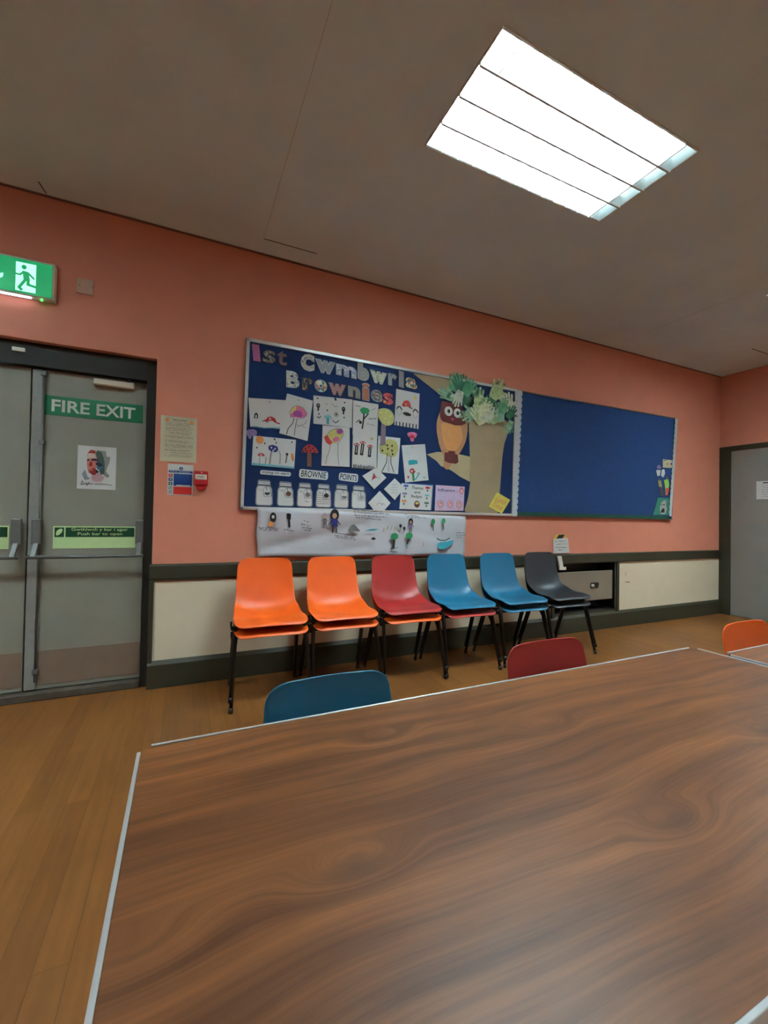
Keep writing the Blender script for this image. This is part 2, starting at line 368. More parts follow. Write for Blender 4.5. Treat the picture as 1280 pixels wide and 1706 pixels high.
k = MB(); k.box(OPEN_L+.064, GAP-.008, LY-.0025, LY+.0005, .075, .275, M_KICK); k.build('kick_plate', door2, bevel=.001)
def closer(door, x0, x1, z, arm_to):
    c = MB(); c.box(x0, x1, LY-.042, LY-.0005, z-.018, z+.018, M_WHITE); cl = c.build('door_closer', door, bevel=.006)
    a = MB(); a.tube([(x1-.03, LY-.03, z+.019), (x1-.03, LY-.03, z+.03), (x1-.03, LY-.03, z+.034)], .009, M_DARKMETAL)
    a.box(x1-.036, arm_to[0], LY-.033, LY-.026, z+.024, z+.030, M_DARKMETAL)
    a.build('closer_arm', cl)
closer(door1, -.515, -.300, 1.893, (-.22, 0))
closer(door2, -1.20, -.985, 1.905, (-.90, 0))
c = MB(); c.box(-.905, -.845, FY-.012, FY-.0005, 2.005, 2.028, M_WHITE); tag(c.build('door_contact', bevel=.004), 'small cream alarm contact fixed on the dark door head above the fire doors', 'door contact')

def push_bar(door_x0, door_x1, z, name_label, hasleft=True):
    t = thing('panic_bar', name_label, 'push bar', ((door_x0+door_x1)/2, LY, z), 'panic push bars on the fire doors')
    for x in (door_x0, door_x1-.046):
        h = MB(); h.box(x, x+.046, LY-.040, LY-.0160, z-.005, z+.145, M_STEEL); h.box(x+.008, x+.038, LY-.017, LY-.0005, z+.0, z+.14, M_STEEL); hh = h.build('bar_housing', t, bevel=.005)
        a = MB(); a.prism([(LY-.036, z+.01), (LY-.020, z+.01), (LY-.075, z-.075), (LY-.098, z-.070)], x+.010, x+.036, M_STEEL, 'x'); a.build('bar_arm', hh, bevel=.003)
    r = MB(); r.tube([(door_x0-.006, LY-.088, z-.074), (door_x1+.004, LY-.088, z-.074)], .0105, M_STEEL, 14); r.build('push_rail', t)
    return t
push_bar(-.795, -.226, .905, 'grey steel panic push bar across the right fire door leaf')
push_bar(-1.36, -.842, .905, 'grey steel panic push bar across the left fire door leaf, cut by the photo edge')

M_SGREEN = mat('sign_green', (0, 112, 72), .45, var=.03); M_SDARK = mat('sign_dark_green', (4, 66, 38), .45)
M_GLOW = mat('photoluminescent_plate', (196, 222, 160), .45, var=.03); M_SWHITE = mat('sign_white', (212, 216, 208), .5, var=.02)
def fit(A, t, x0, x1, z0, z1, m, **k): A.text(t, (x0, z0), (x1, z0), (x0, z1), m, **k)
# FIRE EXIT
b = MB(); b.prism([(-.757, 1.668), (-.250, 1.668), (-.250, 1.783), (-.757, 1.783)], LY-.0025, LY-.0005, M_SGREEN); s = tag(b.build('fire_exit_sign'), 'green FIRE EXIT sign with white letters at the head of the right fire door', 'sign')
A = Art(LY-.0027); fit(A, 'FIRE', -.725, -.535, 1.690, 1.762, M_SWHITE, bold=.022); fit(A, 'EXIT', -.500, -.292, 1.690, 1.762, M_SWHITE, bold=.022); A.build('lettering', s)
# push bar plates
def push_plate(x0, x1, z0, z1, label):
    b = MB(); b.box(x0, x1, LY-.002, LY-.0004, z0, z1, M_GLOW); s = tag(b.build('push_bar_sign'), label, 'sign', 'push bar instruction plates')
    A = Art(LY-.0022); w = x1-x0; h = z1-z0
    A.poly([(x0+.007, z1-.008), (x0+.007, z1-h*.49), (x0+.054, z1-h*.49), (x0+.054, z1-.008)], M_SDARK)
    A.poly([(x0+.061, z1-.008), (x0+.061, z1-h*.49), (x1-.007, z1-h*.49), (x1-.007, z1-.008)], M_SDARK)
    A.poly([(x0+.014, z1-.052), (x0+.016, z1-.032), (x0+.026, z1-.020), (x0+.040, z1-.014), (x0+.047, z1-.020), (x0+.044, z1-.036), (x0+.032, z1-.050), (x0+.020, z1-.057)], M_GLOW)
    xa = x0+.061; ww = x1-.007-xa
    fit(A, 'Gwthiwch y bar i agor', xa+ww*.08, xa+ww*.90, z1-.033, z1-.010, M_GLOW, bold=.012)
    fit(A, 'Push bar to open', xa+ww*.17, xa+ww*.82, z1-.060, z1-.037, M_GLOW, bold=.012)
    A.build('lettering', s)
push_plate(-.700, -.274, .874, 1.008, 'pale green and dark green push bar plate on the right fire door')
push_plate(-1.29, -.905, .874, 1.008, 'pale green push bar plate on the left fire door, mostly outside the photo')
# portrait poster
px0, px1, pz0, pz1 = -.590, -.389, 1.236, 1.500
b = MB(); b.box(px0, px1, LY-.0016, LY-.0004, pz0, pz1, M_PAPER); s = tag(b.build('portrait_poster'), 'white poster with a red, black and blue painted face above handwriting on the right door', 'poster')
A = Art(LY-.0018); U = lambda u, v: (px0+u*(px1-px0), pz1-v*(pz1-pz0))
def up(*a): return [U(x, y) for x, y in a]
P_GW = pen('grey_wash_paint', (140, 146, 142)); P_DG = pen('dark_green_grey_paint', (66, 84, 80)); P_SK = pen('salmon_paint', (206, 128, 112)); P_DR = pen('deep_red_paint', (150, 40, 40)); P_NV = pen('navy_paint', (28, 26, 60)); P_TQ = pen('slate_blue_paint', (70, 118, 140)); P_RS = pen('rose_wash_paint', (200, 160, 170)); P_PL = pen('pale_skin_paint', (206, 196, 184)); P_BG = pen('blue_grey_wash_paint', (136, 146, 158))
A.poly(up((.12, .66), (.20, .55), (.28, .75), (.20, .80)), P_BG); A.poly(up((.5, .09), (.72, .10), (.74, .22), (.84, .23), (.82, .36), (.76, .50), (.74, .58), (.84, .68), (.78, .72), (.66, .66), (.56, .5)), P_GW)
A.poly(up((.48, .10), (.60, .12), (.66, .24), (.70, .40), (.70, .62), (.60, .66), (.52, .46), (.42, .30)), P_DG)
A.poly(up((.24, .20), (.46, .17), (.50, .30), (.46, .62), (.42, .68), (.28, .62), (.24, .44)), P_SK)
A.poly(up((.24, .19), (.30, .11), (.36, .085), (.46, .11), (.46, .17), (.30, .17)), P_DR)
A.poly(up((.26, .20), (.44, .175), (.46, .28), (.24, .29)), P_PL)
A.poly(up((.24, .33), (.29, .30), (.30, .34), (.25, .36)), P_NV); A.poly(up((.34, .31), (.42, .28), (.54, .31), (.53, .34), (.36, .34)), P_NV)
A.poly(up((.29, .42), (.35, .34), (.38, .40), (.37, .48), (.30, .47)), P_DR)
A.poly(up((.46, .38), (.57, .37), (.66, .45), (.56, .47), (.48, .44)), P_NV); A.poly(up((.47, .47), (.66, .465), (.58, .56), (.52, .53)), P_TQ)
A.poly(up((.30, .56), (.42, .50), (.54, .60), (.46, .66), (.40, .68), (.33, .62)), P_DR); A.poly(up((.32, .55), (.40, .545), (.37, .58)), P_SK); A.poly(up((.46, .53), (.55, .58), (.54, .62), (.48, .61)), P_NV)
A.poly(up((.36, .70), (.46, .66), (.56, .62), (.70, .72), (.64, .80), (.50, .82), (.38, .80)), P_RS); A.poly(up((.24, .78), (.32, .72), (.33, .75), (.27, .79)), P_BG)
A.line(up((.11, .835), (.14, .82), (.155, .84), (.12, .88), (.10, .90), (.17, .895), (.20, .87), (.22, .89), (.25, .87), (.255, .93), (.28, .87), (.30, .85), (.30, .89), (.34, .87), (.36, .89), (.40, .88)), .0028, M_INK)
A.line(up((.45, .885), (.50, .88), (.56, .885), (.60, .865), (.64, .885), (.68, .87), (.72, .885), (.78, .87), (.82, .89), (.90, .895)), .0028, M_INK)
A.build('painted_face', s)

# illuminated exit sign
EX0, EX1, EZ0, EZ1 = -1.20, -.697, 2.297, 2.508
M_EG = mat('lit_green_panel', (0, 150, 84), .5, emit=.30); M_EW = mat('lit_white_symbol', (176, 246, 226), .5, emit=.46)
t = thing('exit_sign', 'lit green running man exit sign above the fire doors', 'exit sign', ((EX0+EX1)/2, 0, EZ0))
b = MB(); b.box(EX0, EX1, -.045, -.0005, EZ0, EZ1, M_WHITE); b.build('housing', t, bevel=.004)
b = MB(); b.box(EX0+.012, EX1-.012, -.048, -.044, EZ0+.012, EZ1-.012, M_EG); panel = b.build('lit_panel', t)
A = Art(-.0483)
mx0, mx1, mz0, mz1 = -.873, -.783, 2.318, 2.478
A.poly([(mx0, mz0+.0), (mx1, mz0), (mx1, mz1), (mx0, mz1)], M_EW)
Q = lambda u, v: (mx0+u*(mx1-mx0), mz1-v*(mz1-mz0))
A.ell(Q(.40, .15), .0115, .0125, M_EG)
A.line([Q(.36, .33), Q(.62, .34), Q(.90, .50)], .010, M_EG); A.line([Q(.36, .34), Q(.20, .44), Q(-.06, .42)], .010, M_EG)
A.poly([Q(.32, .28), Q(.62, .30), Q(.72, .60), Q(.40, .62)], M_EG)
A.line([Q(.62, .55), Q(.62, .74), Q(1.10, .79)], .014, M_EG); A.line([Q(.52, .55), Q(.18, .88), Q(.30, .95)], .014, M_EG)
A.poly([(-.975, 2.435), (-.955, 2.435), (-.955, 2.385), (-.927, 2.40), (-.927, 2.378), (-.965, 2.345), (-1.003, 2.378), (-1.003, 2.40), (-.975, 2.385)], M_EW)
A.build('running_man_symbol', panel)
b = MB(); b.box(EX0+.05, -.805, -.042, -.030, EZ0-.006, EZ0-.0005, mat('sign_downlight', (235, 235, 255), .4, emit=2.6)); b.build('downlight_strip', t)
b = MB(); b.tube([(-.757, -.038, EZ0-.0005), (-.757, -.038, EZ0-.010)], .006, mat('green_led', (70, 255, 90), .4, emit=1.6)); b.build('status_light', t)
b = MB(); b.box(-.603, -.517, -.008, -.0005, 2.388, 2.478, mat('overpainted_plate', (196, 158, 138), .5)); s = tag(b.build('blank_wall_plate', bevel=.003), 'pinkish blank square plate on the wall right of the lit exit sign', 'wall plate')
A = Art(-.0082); A.seg('screw'); A.ell((-.595+.008, 2.435), .003, .003, M_INK); A.seg('screw'); A.ell((-.525, 2.435), .003, .003, M_INKG); A.build('screw', s)

# notices by the door
b = MB(); b.box(-.143, .067, -.002, -.0004, 1.428, 1.718, M_PAPER2); s = tag(b.build('notice_sheet'), 'cream typed notice sheet on the wall between fire door and display board', 'notice')
A = Art(-.0022); z = 1.697
fit(A, 'FIRE ACTION', -.075, .005, 1.690, 1.700, M_INK, bold=.01)
A.ell((-.108, 1.693), .012, .012, C_ORG); A.ell((.036, 1.686), .012, .013, C_ORG)
for row in (1.678, 1.668, 1.660, 1.645, 1.637, 1.628, 1.614, 1.606, 1.590, 1.582, 1.560, 1.552, 1.536, 1.528, 1.520, 1.504, 1.497, 1.484, 1.470, 1.461):
    A.scrawl((-.117+random.choice((0, 0, .03)), row), (.045-random.choice((0, .012, .02)), row), .004, .0014, M_INK, n=34)
A.build('typed_text', s)
b = MB(); b.box(-.097, .052, -.002, -.0004, 1.214, 1.413, M_PAPER); s = tag(b.build('fire_action_sign'), 'small white, blue and red fire instruction sign left of the red call point', 'sign')
A = Art(-.0022); M_SB = mat('sign_blue', (14, 60, 140), .45); M_SR = mat('sign_red', (200, 40, 34), .45)
A.ell((-.020, 1.386), .011, .011, M_SB); A.poly([(-.021, 1.380), (-.017, 1.380), (-.017, 1.392), (-.021, 1.392)], M_PAPER)
A.poly([(-.091, 1.358), (.047, 1.358), (.047, 1.371), (-.091, 1.371)], M_SB); fit(A, 'Fire action', -.082, .030, 1.3605, 1.3695, M_PAPER)
A.poly([(-.062, 1.274), (.045, 1.274), (.045, 1.351), (-.062, 1.351)], M_SB)
for z in (1.340, 1.328, 1.316, 1.304): A.scrawl((-.052, z), (.030, z), .002, .0012, C_TEAL, n=24)
A.poly([(-.046, 1.274), (.034, 1.274), (.034, 1.280), (-.046, 1.280)], M_PAPER)
A.poly([(-.062, 1.220), (.045, 1.220), (.045, 1.268), (-.062, 1.268)], M_SR)
for i, m in enumerate((M_SR, M_SB, M_SGREEN)): z = 1.338-i*.026; A.poly([(-.091, z-.009), (-.069, z-.009), (-.069, z+.010), (-.091, z+.010)], m); A.poly([(-.084, z-.004), (-.076, z-.004), (-.076, z+.005), (-.084, z+.005)], M_PAPER)
for z in (1.259, 1.233): A.ring((-.080, z), .0095, .0095, .002, M_INK); A.line([(-.085, z-.004), (-.076, z+.005)], .0025, M_INK)
A.build('printed_panels', s)
t = thing('fire_call_point', 'red break glass fire call point beside the blue and red sign', 'call point', (.098, 0, 1.32))
M_CP = mat('red_abs', (178, 24, 28), .4); b = MB(); b.box(.056, .140, -.052, -.0005, 1.283, 1.374, M_CP); b.prism([(.066, 1.284), (.078, 1.255), (.100, 1.247), (.122, 1.257), (.134, 1.284)], -.040, -.010, M_CP); b.build('housing', t, bevel=.006)
b = MB(); b.box(.062, .132, -.0545, -.0515, 1.318, 1.351, M_WHITE); g = b.build('glass_window', t, bevel=.002)
A = Art(-.0548); fit(A, 'FIRE', .078, .116, 1.330, 1.340, M_INK); A.ell((.068, 1.323), .004, .003, M_RED); A.build('lettering', g)
b = MB(); b.tube([(.100, -.0515, 1.363), (.100, -.0545, 1.363)], .005, M_WHITE); b.build('indicator', t)

# ---------------- right wall door ----------------
RD0 = -.045; RD1 = -1.05
b = MB()
b.box(XR-.022, XR-.0005, RD0-.075, RD0+.044, 0, 2.035, M_TRIM); b.box(XR-.022, XR-.0005, RD1, RD1+.075, 0, 2.035, M_TRIM); b.box(XR-.022, XR-.0005, RD1+.075, RD0-.075, 1.975, 2.035, M_TRIM)
struct(b.build('trim_14', bevel=.003))
b = MB(); b.box(XR-.012, XR-.0005, RD1+.078, RD0-.078, .006, 1.972, mat('side_door_grey_paint', (136, 134, 130), .5, var=.06, scale=3)); door3 = struct(b.build('door_3', bevel=.002))
b = MB(); b.tube([(XR-.013, -.93, 1.0), (XR-.055, -.93, 1.0), (XR-.055, -.82, 1.0)], .009, M_STEEL); b.build('door_handle', door3)
b = MB(); b.box(XR-.0140, XR-.0125, -.70, -.378, 1.385, 1.592, M_PAPER); s = tag(b.build('door_notice'), 'white paper notice on the grey door in the right wall', 'notice')
A = Art(XR-.0142, 'x')
A.poly([(-.68, 1.566), (-.44, 1.566), (-.44, 1.578), (-.68, 1.578)], M_INK)
for z in (1.54, 1.515, 1.49, 1.465, 1.44, 1.415): A.scrawl((-.67, z), (-.43, z), .005, .003, M_INKG)
A.build('typed_text', s)

# ---------------- wall heater in its recess ----------------
t = thing('wall_heater', 'taupe fronted wall heater set in a black recess behind the black chairs', 'heater', (3.67, 0, HZ0))
b = MB(); b.box(HX0+.001, HX1-.001, .20, .21, HZ0+.001, HZ1-.001, M_BLACK); b.box(HX0+.001, HX0+.006, .002, .20, HZ0+.001, HZ1-.001, M_BLACK); b.box(HX1-.006, HX1-.001, .002, .20, HZ0+.001, HZ1-.001, M_BLACK)
b.box(HX0+.006, HX1-.006, .002, .20, HZ0+.001, HZ0+.006, M_BLACK); b.box(HX0+.006, HX1-.006, .002, .20, HZ1-.006, HZ1-.001, M_BLACK); b.build('recess_lining', t)
b = MB(); b.box(HX0+.01, HX1-.035, .006, .035, .295, .590, mat('taupe_enamel', (132, 120, 104), .5, var=.04, scale=5)); pnl = b.build('front_panel', t, bevel=.004)
b = MB(); b.tube([(HX0+.01, .012, .688), (HX1-.03, .012, .688)], .008, M_ALU, 12); b.build('top_rail', t)
A = Art(.0055); A.poly(round_poly([(3.745, .415), (3.865, .415), (3.875, .475), (3.745, .475)], .02), M_BLACK); A.build('control_opening', pnl)
b = MB(); b.tube([(3.772, .004, .445), (3.772, -.010, .445)], .016, M_WHITE, 14); b.build('control_knob', pnl)
b = MB(); b.prism([(3.2523, 0.7579), (3.3074, 0.7568), (3.3412, 0.6280), (3.2938, 0.6238)], -.030, -.012, M_WHITE); b.prism([(3.2775, 0.6533), (3.3648, 0.6506), (3.3653, 0.6214), (3.2780, 0.6243)], -.034, -.030, M_WHITE); tag(b.build('key_bracket', bevel=.002), 'white hanging bracket on the dark rail right of the black chair back', 'bracket')
b = MB(); b.box(HX1, HX1+.042, -.018, -.0005, SKIRT, DADO_B+.001, M_TRIM); struct(b.build('trim_15', bevel=.003))
b = MB(); b.box(HX0-.035, HX0, -.018, -.0005, SKIRT, DADO_B+.001, M_TRIM); struct(b.build('trim_16', bevel=.003))
b = MB(); b.prism([(4.268, .520), (4.335, .517), (4.335, .572), (4.268, .575)], -.006, -.0005, M_CREAM); b.box(4.29, 4.315, -.010, -.006, .538, .558, M_WHITE); tag(b.build('wall_socket', bevel=.002), 'small cream wall switch on the cream panel right of the heater', 'switch')
b = MB(); b.box(4.27, 4.335, -.004, -.0005, .455, .461, M_INK); tag(b.build('wall_slot'), 'short dark slot below the small cream switch', 'slot')

# =============== NOTICE BOARDS ===============
M_FELT = mat('navy_felt', (3, 38, 86), .95, var=.06, scale=40, bump=.3); M_FELT2 = mat('blue_felt', (24, 60, 112), .95, var=.07, scale=30, bump=.3)
def board(name, corners, label, felt, fw, fmat, sides):
    """corners TL, TR, BR, BL of the outer frame as measured on the wall"""
    TL, TR, BR, BL = corners
    xs_ = [c[0] for c in corners]; zs_ = [c[1] for c in corners]
    t = thing(name, label, 'notice board', (sum(xs_)/4, 0, min(zs_)))
    b = MB(); b.prism([BL, BR, TR, TL], BY, -.0005, felt); b.build('felt_panel', t)
    def ip(p, q, k): return (p[0]+(q[0]-p[0])*k, p[1]+(q[1]-p[1])*k)
    def strip(p, q, inx, inz):
        b = MB(); b.prism([p, q, (q[0]+inx, q[1]+inz), (p[0]+inx, p[1]+inz)], BY-.010, BY+.0002, fmat); b.build('frame_rail', t, bevel=.002)
    if 't' in sides: strip(TL, TR, 0, -fw)
    if 'b' in sides: strip(BL, BR, 0, fw)
    if 'l' in sides: strip(TL, BL, fw, 0)
    if 'r' in sides: strip(TR, BR, -fw, 0)
    return t
board('notice_board', [(0.3624, 2.3001), (2.7313, 2.2862), (2.7093, 1.1295), (0.3451, 1.1306)], 'navy felt notice board crowded with children\'s drawings and letters', M_FELT, .022, M_ALU, 'tblr')
board('notice_board', [(2.7455, 2.2827), (5.0938, 2.2932), (5.0207, 1.1312), (2.7232, 1.1297)], 'nearly empty blue felt notice board right of the crowded one', M_FELT2, .012, mat('dull_wood_frame', (120, 96, 84), .6), 'tb')
# scalloped paper borders
def scallop(p, q, width, n, m, name, label, side):
    """strip from p to q, straight edge on the line, bumps towards side (+1 right/up, -1 left/down)"""
    P = Vector(p); Qv = Vector(q); d = (Qv-P); L = d.length; d.normalize(); nrm = Vector((-d.y, d.x))*side; pts = [tuple(P), tuple(Qv)]
    for i in range(n, 0, -1):
        for j in range(5):
            a = math.pi*j/5; u = (i-.5+.5*math.cos(a))/n*L; pts.append(tuple(P+d*u+nrm*(width*.72+width*.28*math.sin(a))))
    pts.append(tuple(P+nrm*width*.72))
    b = MB(); b.prism(pts, BY-.0125, BY-.0110, m); return tag(b.build(name), label, 'border')
M_SCAL = mat('white_border_paper', (196, 206, 212), .8, var=.04, scale=30); M_SCG = mat('green_border_paper', (18, 74, 56), .8, var=.06)
pA = [(2.7314, 2.2807), (2.6884, 1.1291), (5.0939, 2.2863), (4.9881, 1.1307), (2.7442, 1.1356), (4.9881, 1.1375)]
scallop(pA[0], pA[1], .062, 21, M_SCAL, 'scalloped_border', 'white scalloped paper border standing between the two notice boards', 1)
scallop(pA[2], pA[3], .050, 20, M_SCAL, 'scalloped_border', 'white scalloped paper border down the right edge of the blue board', -1)
scallop(pA[4], pA[5], .036, 48, M_SCG, 'scalloped_border', 'dark green scalloped paper border along the bottom of the blue board', 1)

_lay = [0]
def sheet(name, pts, label, cat, m=None, group=None, layer=1, th=.0010, rnd=0, y0=None):
    y = (BY if y0 is None else y0) - .0006 - .0022*layer
    if rnd: pts = round_poly(pts, rnd)
    b = MB(); b.prism(pts, y-th, y, m or M_PAPER); o = tag(b.build(name), label, cat, group); return o, Art(y-th-.0001)
def pin(o, A, p): A.seg('drawing_pin'); A.ell(p, .004, .004, M_INK)
def done(A, o, name='drawing'): A.build(name, o)

# --- cut out letters: 1st Cwmbwrla / Brownies ---
G = 'cut out title letters on the navy board'
pal = {
 'pink': patterned('pink_lined_paper', [(150, 70, 120), (196, 110, 150), (120, 50, 100)], 70, 'wave'),
 'grey': patterned('grey_speckled_paper', [(90, 88, 80), (130, 120, 104), (110, 70, 66), (150, 146, 130)], 110),
 'rust': patterned('rust_striped_paper', [(120, 92, 72), (150, 84, 110), (96, 96, 80)], 22, 'wave'),
 'pale': patterned('pale_doodled_paper', [(176, 182, 180), (200, 204, 198), (130, 130, 140), (196, 190, 150)], 100),
 'smoke': patterned('smoky_pencilled_paper', [(110, 116, 118), (170, 176, 176), (140, 146, 148)], 30, 'wave'),
 'cream': patterned('cream_flecked_paper', [(196, 200, 170), (170, 176, 130), (206, 206, 190)], 80),
 'blue': patterned('blue_white_paper', [(160, 176, 196), (200, 206, 210), (130, 150, 180)], 90),
 'check': patterned('grey_checked_paper', [(80, 80, 80), (190, 194, 186), (150, 152, 146)], 34, 'wave'),
 'zebra': patterned('black_white_striped_paper', [(40, 40, 46), (170, 170, 172)], 70, 'wave'),
 'multi': patterned('yellow_green_paper', [(196, 180, 110), (70, 120, 110), (180, 90, 80), (200, 196, 170)], 48),
 'gold': patterned('gold_black_paper', [(40, 40, 40), (170, 130, 60), (60, 64, 80)], 80),
 'tiger': patterned('orange_purple_striped_paper', [(200, 110, 90), (60, 50, 80), (170, 160, 150)], 22, 'wave'),
 'olive': patterned('green_brown_striped_paper', [(90, 110, 90), (180, 170, 120), (80, 60, 90), (150, 150, 170)], 24, 'wave'),
 'fire': patterned('red_orange_striped_paper', [(190, 60, 40), (220, 150, 60), (60, 70, 100)], 18, 'wave'),
 'flower': patterned('red_flower_paper', [(190, 80, 80), (216, 130, 90), (170, 50, 60)], 40),
}
M_LEDGE = mat('letter_edge_paper', (150, 152, 154), .8)
def letter(ch, box, key, label, edge=None, bold=None):
    if bold is None: bold = .035 if ch in '1ilst' else (.055 if ch in 'em' else .09)
    bl, br, tl = box
    vs, fs = glyph(ch, bold); vs2, fs2 = glyph(ch, bold*.55)
    def mp(u, v, k=1.0):
        u = .5+(u-.5)*k; v = .5+(v-.5)*k; return (bl[0]+u*(br[0]-bl[0])+v*(tl[0]-bl[0]), bl[1]+u*(br[1]-bl[1])+v*(tl[1]-bl[1]))
    y = BY-.0012; b = MB()
    n = len(vs); P0 = [mp(u, v) for u, v in vs]
    # backing letter with real card thickness
    cnt = {}
    for f in fs:
        for i in range(len(f)):
            e = (f[i], f[(i+1) % len(f)]); cnt[tuple(sorted(e))] = cnt.get(tuple(sorted(e)), 0)+1
    b.add([(p[0], y-.0022, p[1]) for p in P0]+[(p[0], y, p[1]) for p in P0], [tuple(f) for f in fs]+[tuple(n+i for i in reversed(f)) for f in fs]+[(e[0], e[1], n+e[1], n+e[0]) for e, c in cnt.items() if c == 1], edge or M_LEDGE)
    o = tag(b.build('paper_letter'), label, 'letter', G)
    c = MB(); c.add([(p[0], y-.0026, p[1]) for p in [mp(u, v, .93) for u, v in vs2]], fs2, pal[key]); c.build('patterned_face', o)
def LB(a): return (a[0], a[1], a[2])
DK = mat('dark_letter_edge', (56, 52, 60), .8); LT = mat('pale_letter_edge', (182, 188, 190), .8)
letter('1', [(0.4092, 2.1478), (0.4612, 2.1484), (0.3947, 2.2691)], 'pink', 'pink figure 1 cut from paper at the top left of the navy board', DK)
letter('s', [(0.4693, 2.1498), (0.5593, 2.1524), (0.4713, 2.2419)], 'grey', 'dull speckled letter s beside the pink figure 1', DK)
letter('t', [(0.5676, 2.1496), (0.6390, 2.1487), (0.5694, 2.2598)], 'rust', 'rust striped letter t ending the word 1st', DK)
letter('C', [(0.7380, 2.1392), (0.8395, 2.1425), (0.7354, 2.2642)], 'pale', 'pale letter C starting the word Cwmbwrla', LT)
letter('w', [(0.8439, 2.1476), (0.9997, 2.1413), (0.8419, 2.2438)], 'smoke', 'smoky grey letter w after the capital C', LT)
letter('m', [(1.0041, 2.1509), (1.1669, 2.1400), (1.0024, 2.2359)], 'blue', 'blue and white letter m in the middle of Cwmbwrla', LT)
letter('b', [(1.1766, 2.1415), (1.2709, 2.1328), (1.1738, 2.2786)], 'check', 'tall grey banded letter b in the word Cwmbwrla', LT)
letter('w', [(1.2758, 2.1382), (1.4243, 2.1275), (1.2738, 2.2354)], 'cream', 'cream flecked letter w between b and r', LT)
letter('r', [(1.4294, 2.1329), (1.5139, 2.1263), (1.4274, 2.2368)], 'smoke', 'grey checked letter r near the end of Cwmbwrla', DK)
letter('l', [(1.5245, 2.1326), (1.5730, 2.1252), (1.5218, 2.2711)], 'zebra', 'narrow dark letter l with a pink tip near the end of Cwmbwrla', DK)
letter('a', [(1.5836, 2.1363), (1.6935, 2.1327), (1.5818, 2.2277)], 'multi', 'yellow and pink letter a at the end of Cwmbwrla', DK)
letter('B', [(0.6379, 2.0035), (0.7322, 2.0043), (0.6353, 2.1225)], 'pale', 'large pale capital B starting the word Brownies', LT, .05)
letter('r', [(0.7497, 1.9982), (0.8336, 1.9970), (0.7477, 2.0931)], 'gold', 'gold and black letter r following the capital B', DK)
letter('o', [(0.8425, 2.0026), (0.9377, 2.0028), (0.8406, 2.0944)], 'multi', 'yellow and green round letter o in Brownies', LT)
letter('w', [(0.9424, 1.9946), (1.0878, 1.9921), (0.9405, 2.0876)], 'tiger', 'orange and purple striped letter w in Brownies', DK)
letter('n', [(1.0972, 1.9979), (1.2042, 1.9894), (1.0954, 2.0883)], 'olive', 'green and tan striped letter n in Brownies', DK)
letter('i', [(1.2141, 1.9862), (1.2789, 1.9855), (1.2114, 2.1238)], 'fire', 'red and orange letter i with a pale dot in Brownies', LT)
letter('e', [(1.2888, 1.9914), (1.3856, 1.9901), (1.2869, 2.0841)], 'grey', 'brown and grey letter e in Brownies', LT)
letter('s', [(1.3909, 1.9814), (1.4797, 1.9785), (1.3891, 2.0752)], 'flower', 'red flowery letter s ending the word Brownies', M_RED)

# --- drawings ---
GD = 'children\'s drawings pinned on the navy board'
o, A = sheet('pinned_drawing', [(0.3831, 1.8925), (0.6398, 1.9101), (0.6189, 1.7037), (0.3992, 1.6973)], 'drawing with a small red toadstool and a black doorway, far left below 1st', 'drawing', group=GD, layer=1)
c = [(0.4331, 1.7794), (0.5265, 1.7610), (0.4147, 1.7113), (0.6187, 1.7164)]
A.seg('black_doorway'); A.poly(round_poly([(0.4216, 1.7574), (0.4250, 1.7867), (0.4366, 1.8004), (0.4490, 1.7854), (0.4495, 1.7606)], .004), M_INK); A.poly([(0.4295, 1.7624), (0.4330, 1.7835), (0.4411, 1.7803), (0.4414, 1.7638)], M_PAPER)
A.seg('toadstool'); A.poly([(0.4942, 1.7449), (0.5139, 1.7763), (0.5383, 1.7833), (0.5632, 1.7736), (0.5762, 1.7498), (0.5389, 1.7541)], M_RED); A.ell([(0.5305, 1.7657)][0], .008, .006, M_PAPER); A.line([(0.4821, 1.7435), (0.4981, 1.7536), (0.5187, 1.7434)], .007, M_RED); A.line([(0.5554, 1.7517), (0.5805, 1.7419), (0.5972, 1.7395)], .009, M_RED); A.line([(0.4940, 1.7532), (0.5106, 1.7383)], .005, M_INK)
A.seg('grass_line'); A.line([(0.4109, 1.7026), (0.4911, 1.6987), (0.6062, 1.7108)], .007, C_SKY); pin(o, A, [(0.5239, 1.8822)][0]); done(A, o)
o, A = sheet('pinned_drawing', [(0.6431, 1.9574), (0.8306, 1.9310), (0.7968, 1.6354), (0.5945, 1.6716)], 'tilted drawing of a tall toadstool with a pink and yellow cap', 'drawing', group=GD, layer=3)
A.poly(round_poly([(0.6673, 1.8154), (0.6749, 1.8591), (0.7131, 1.8811), (0.7568, 1.8693), (0.7882, 1.8385), (0.7887, 1.8125), (0.7497, 1.7950), (0.7063, 1.7986), (0.6765, 1.7866)], .02), C_PINK); A.poly(round_poly([(0.6673, 1.8154), (0.6792, 1.8597), (0.7132, 1.8768), (0.7055, 1.8329)], .01), C_YEL); A.poly(blob([(0.7230, 1.8221)][0], .035, .025, .1, 16, 3), C_MAG)
A.line([(0.6722, 1.7861), (0.6629, 1.8235), (0.6834, 1.8645), (0.7174, 1.8816), (0.7612, 1.8699), (0.7884, 1.8298), (0.7671, 1.7970), (0.7324, 1.7887)], .003, M_INKG)
A.line([(0.6978, 1.7891), (0.6858, 1.7492), (0.6568, 1.7119), (0.6450, 1.6681)], .005, M_INK); A.line([(0.7193, 1.7915), (0.7076, 1.7344), (0.7005, 1.6650)], .004, M_INK); A.line([(0.7073, 1.7472), (0.7421, 1.7381), (0.7766, 1.7591), (0.7894, 1.7822)], .003, M_INKG); A.line([(0.7121, 1.7263), (0.7507, 1.7433), (0.7773, 1.7288)], .003, M_INKG); pin(o, A, [(0.7253, 1.9214)][0]); done(A, o)
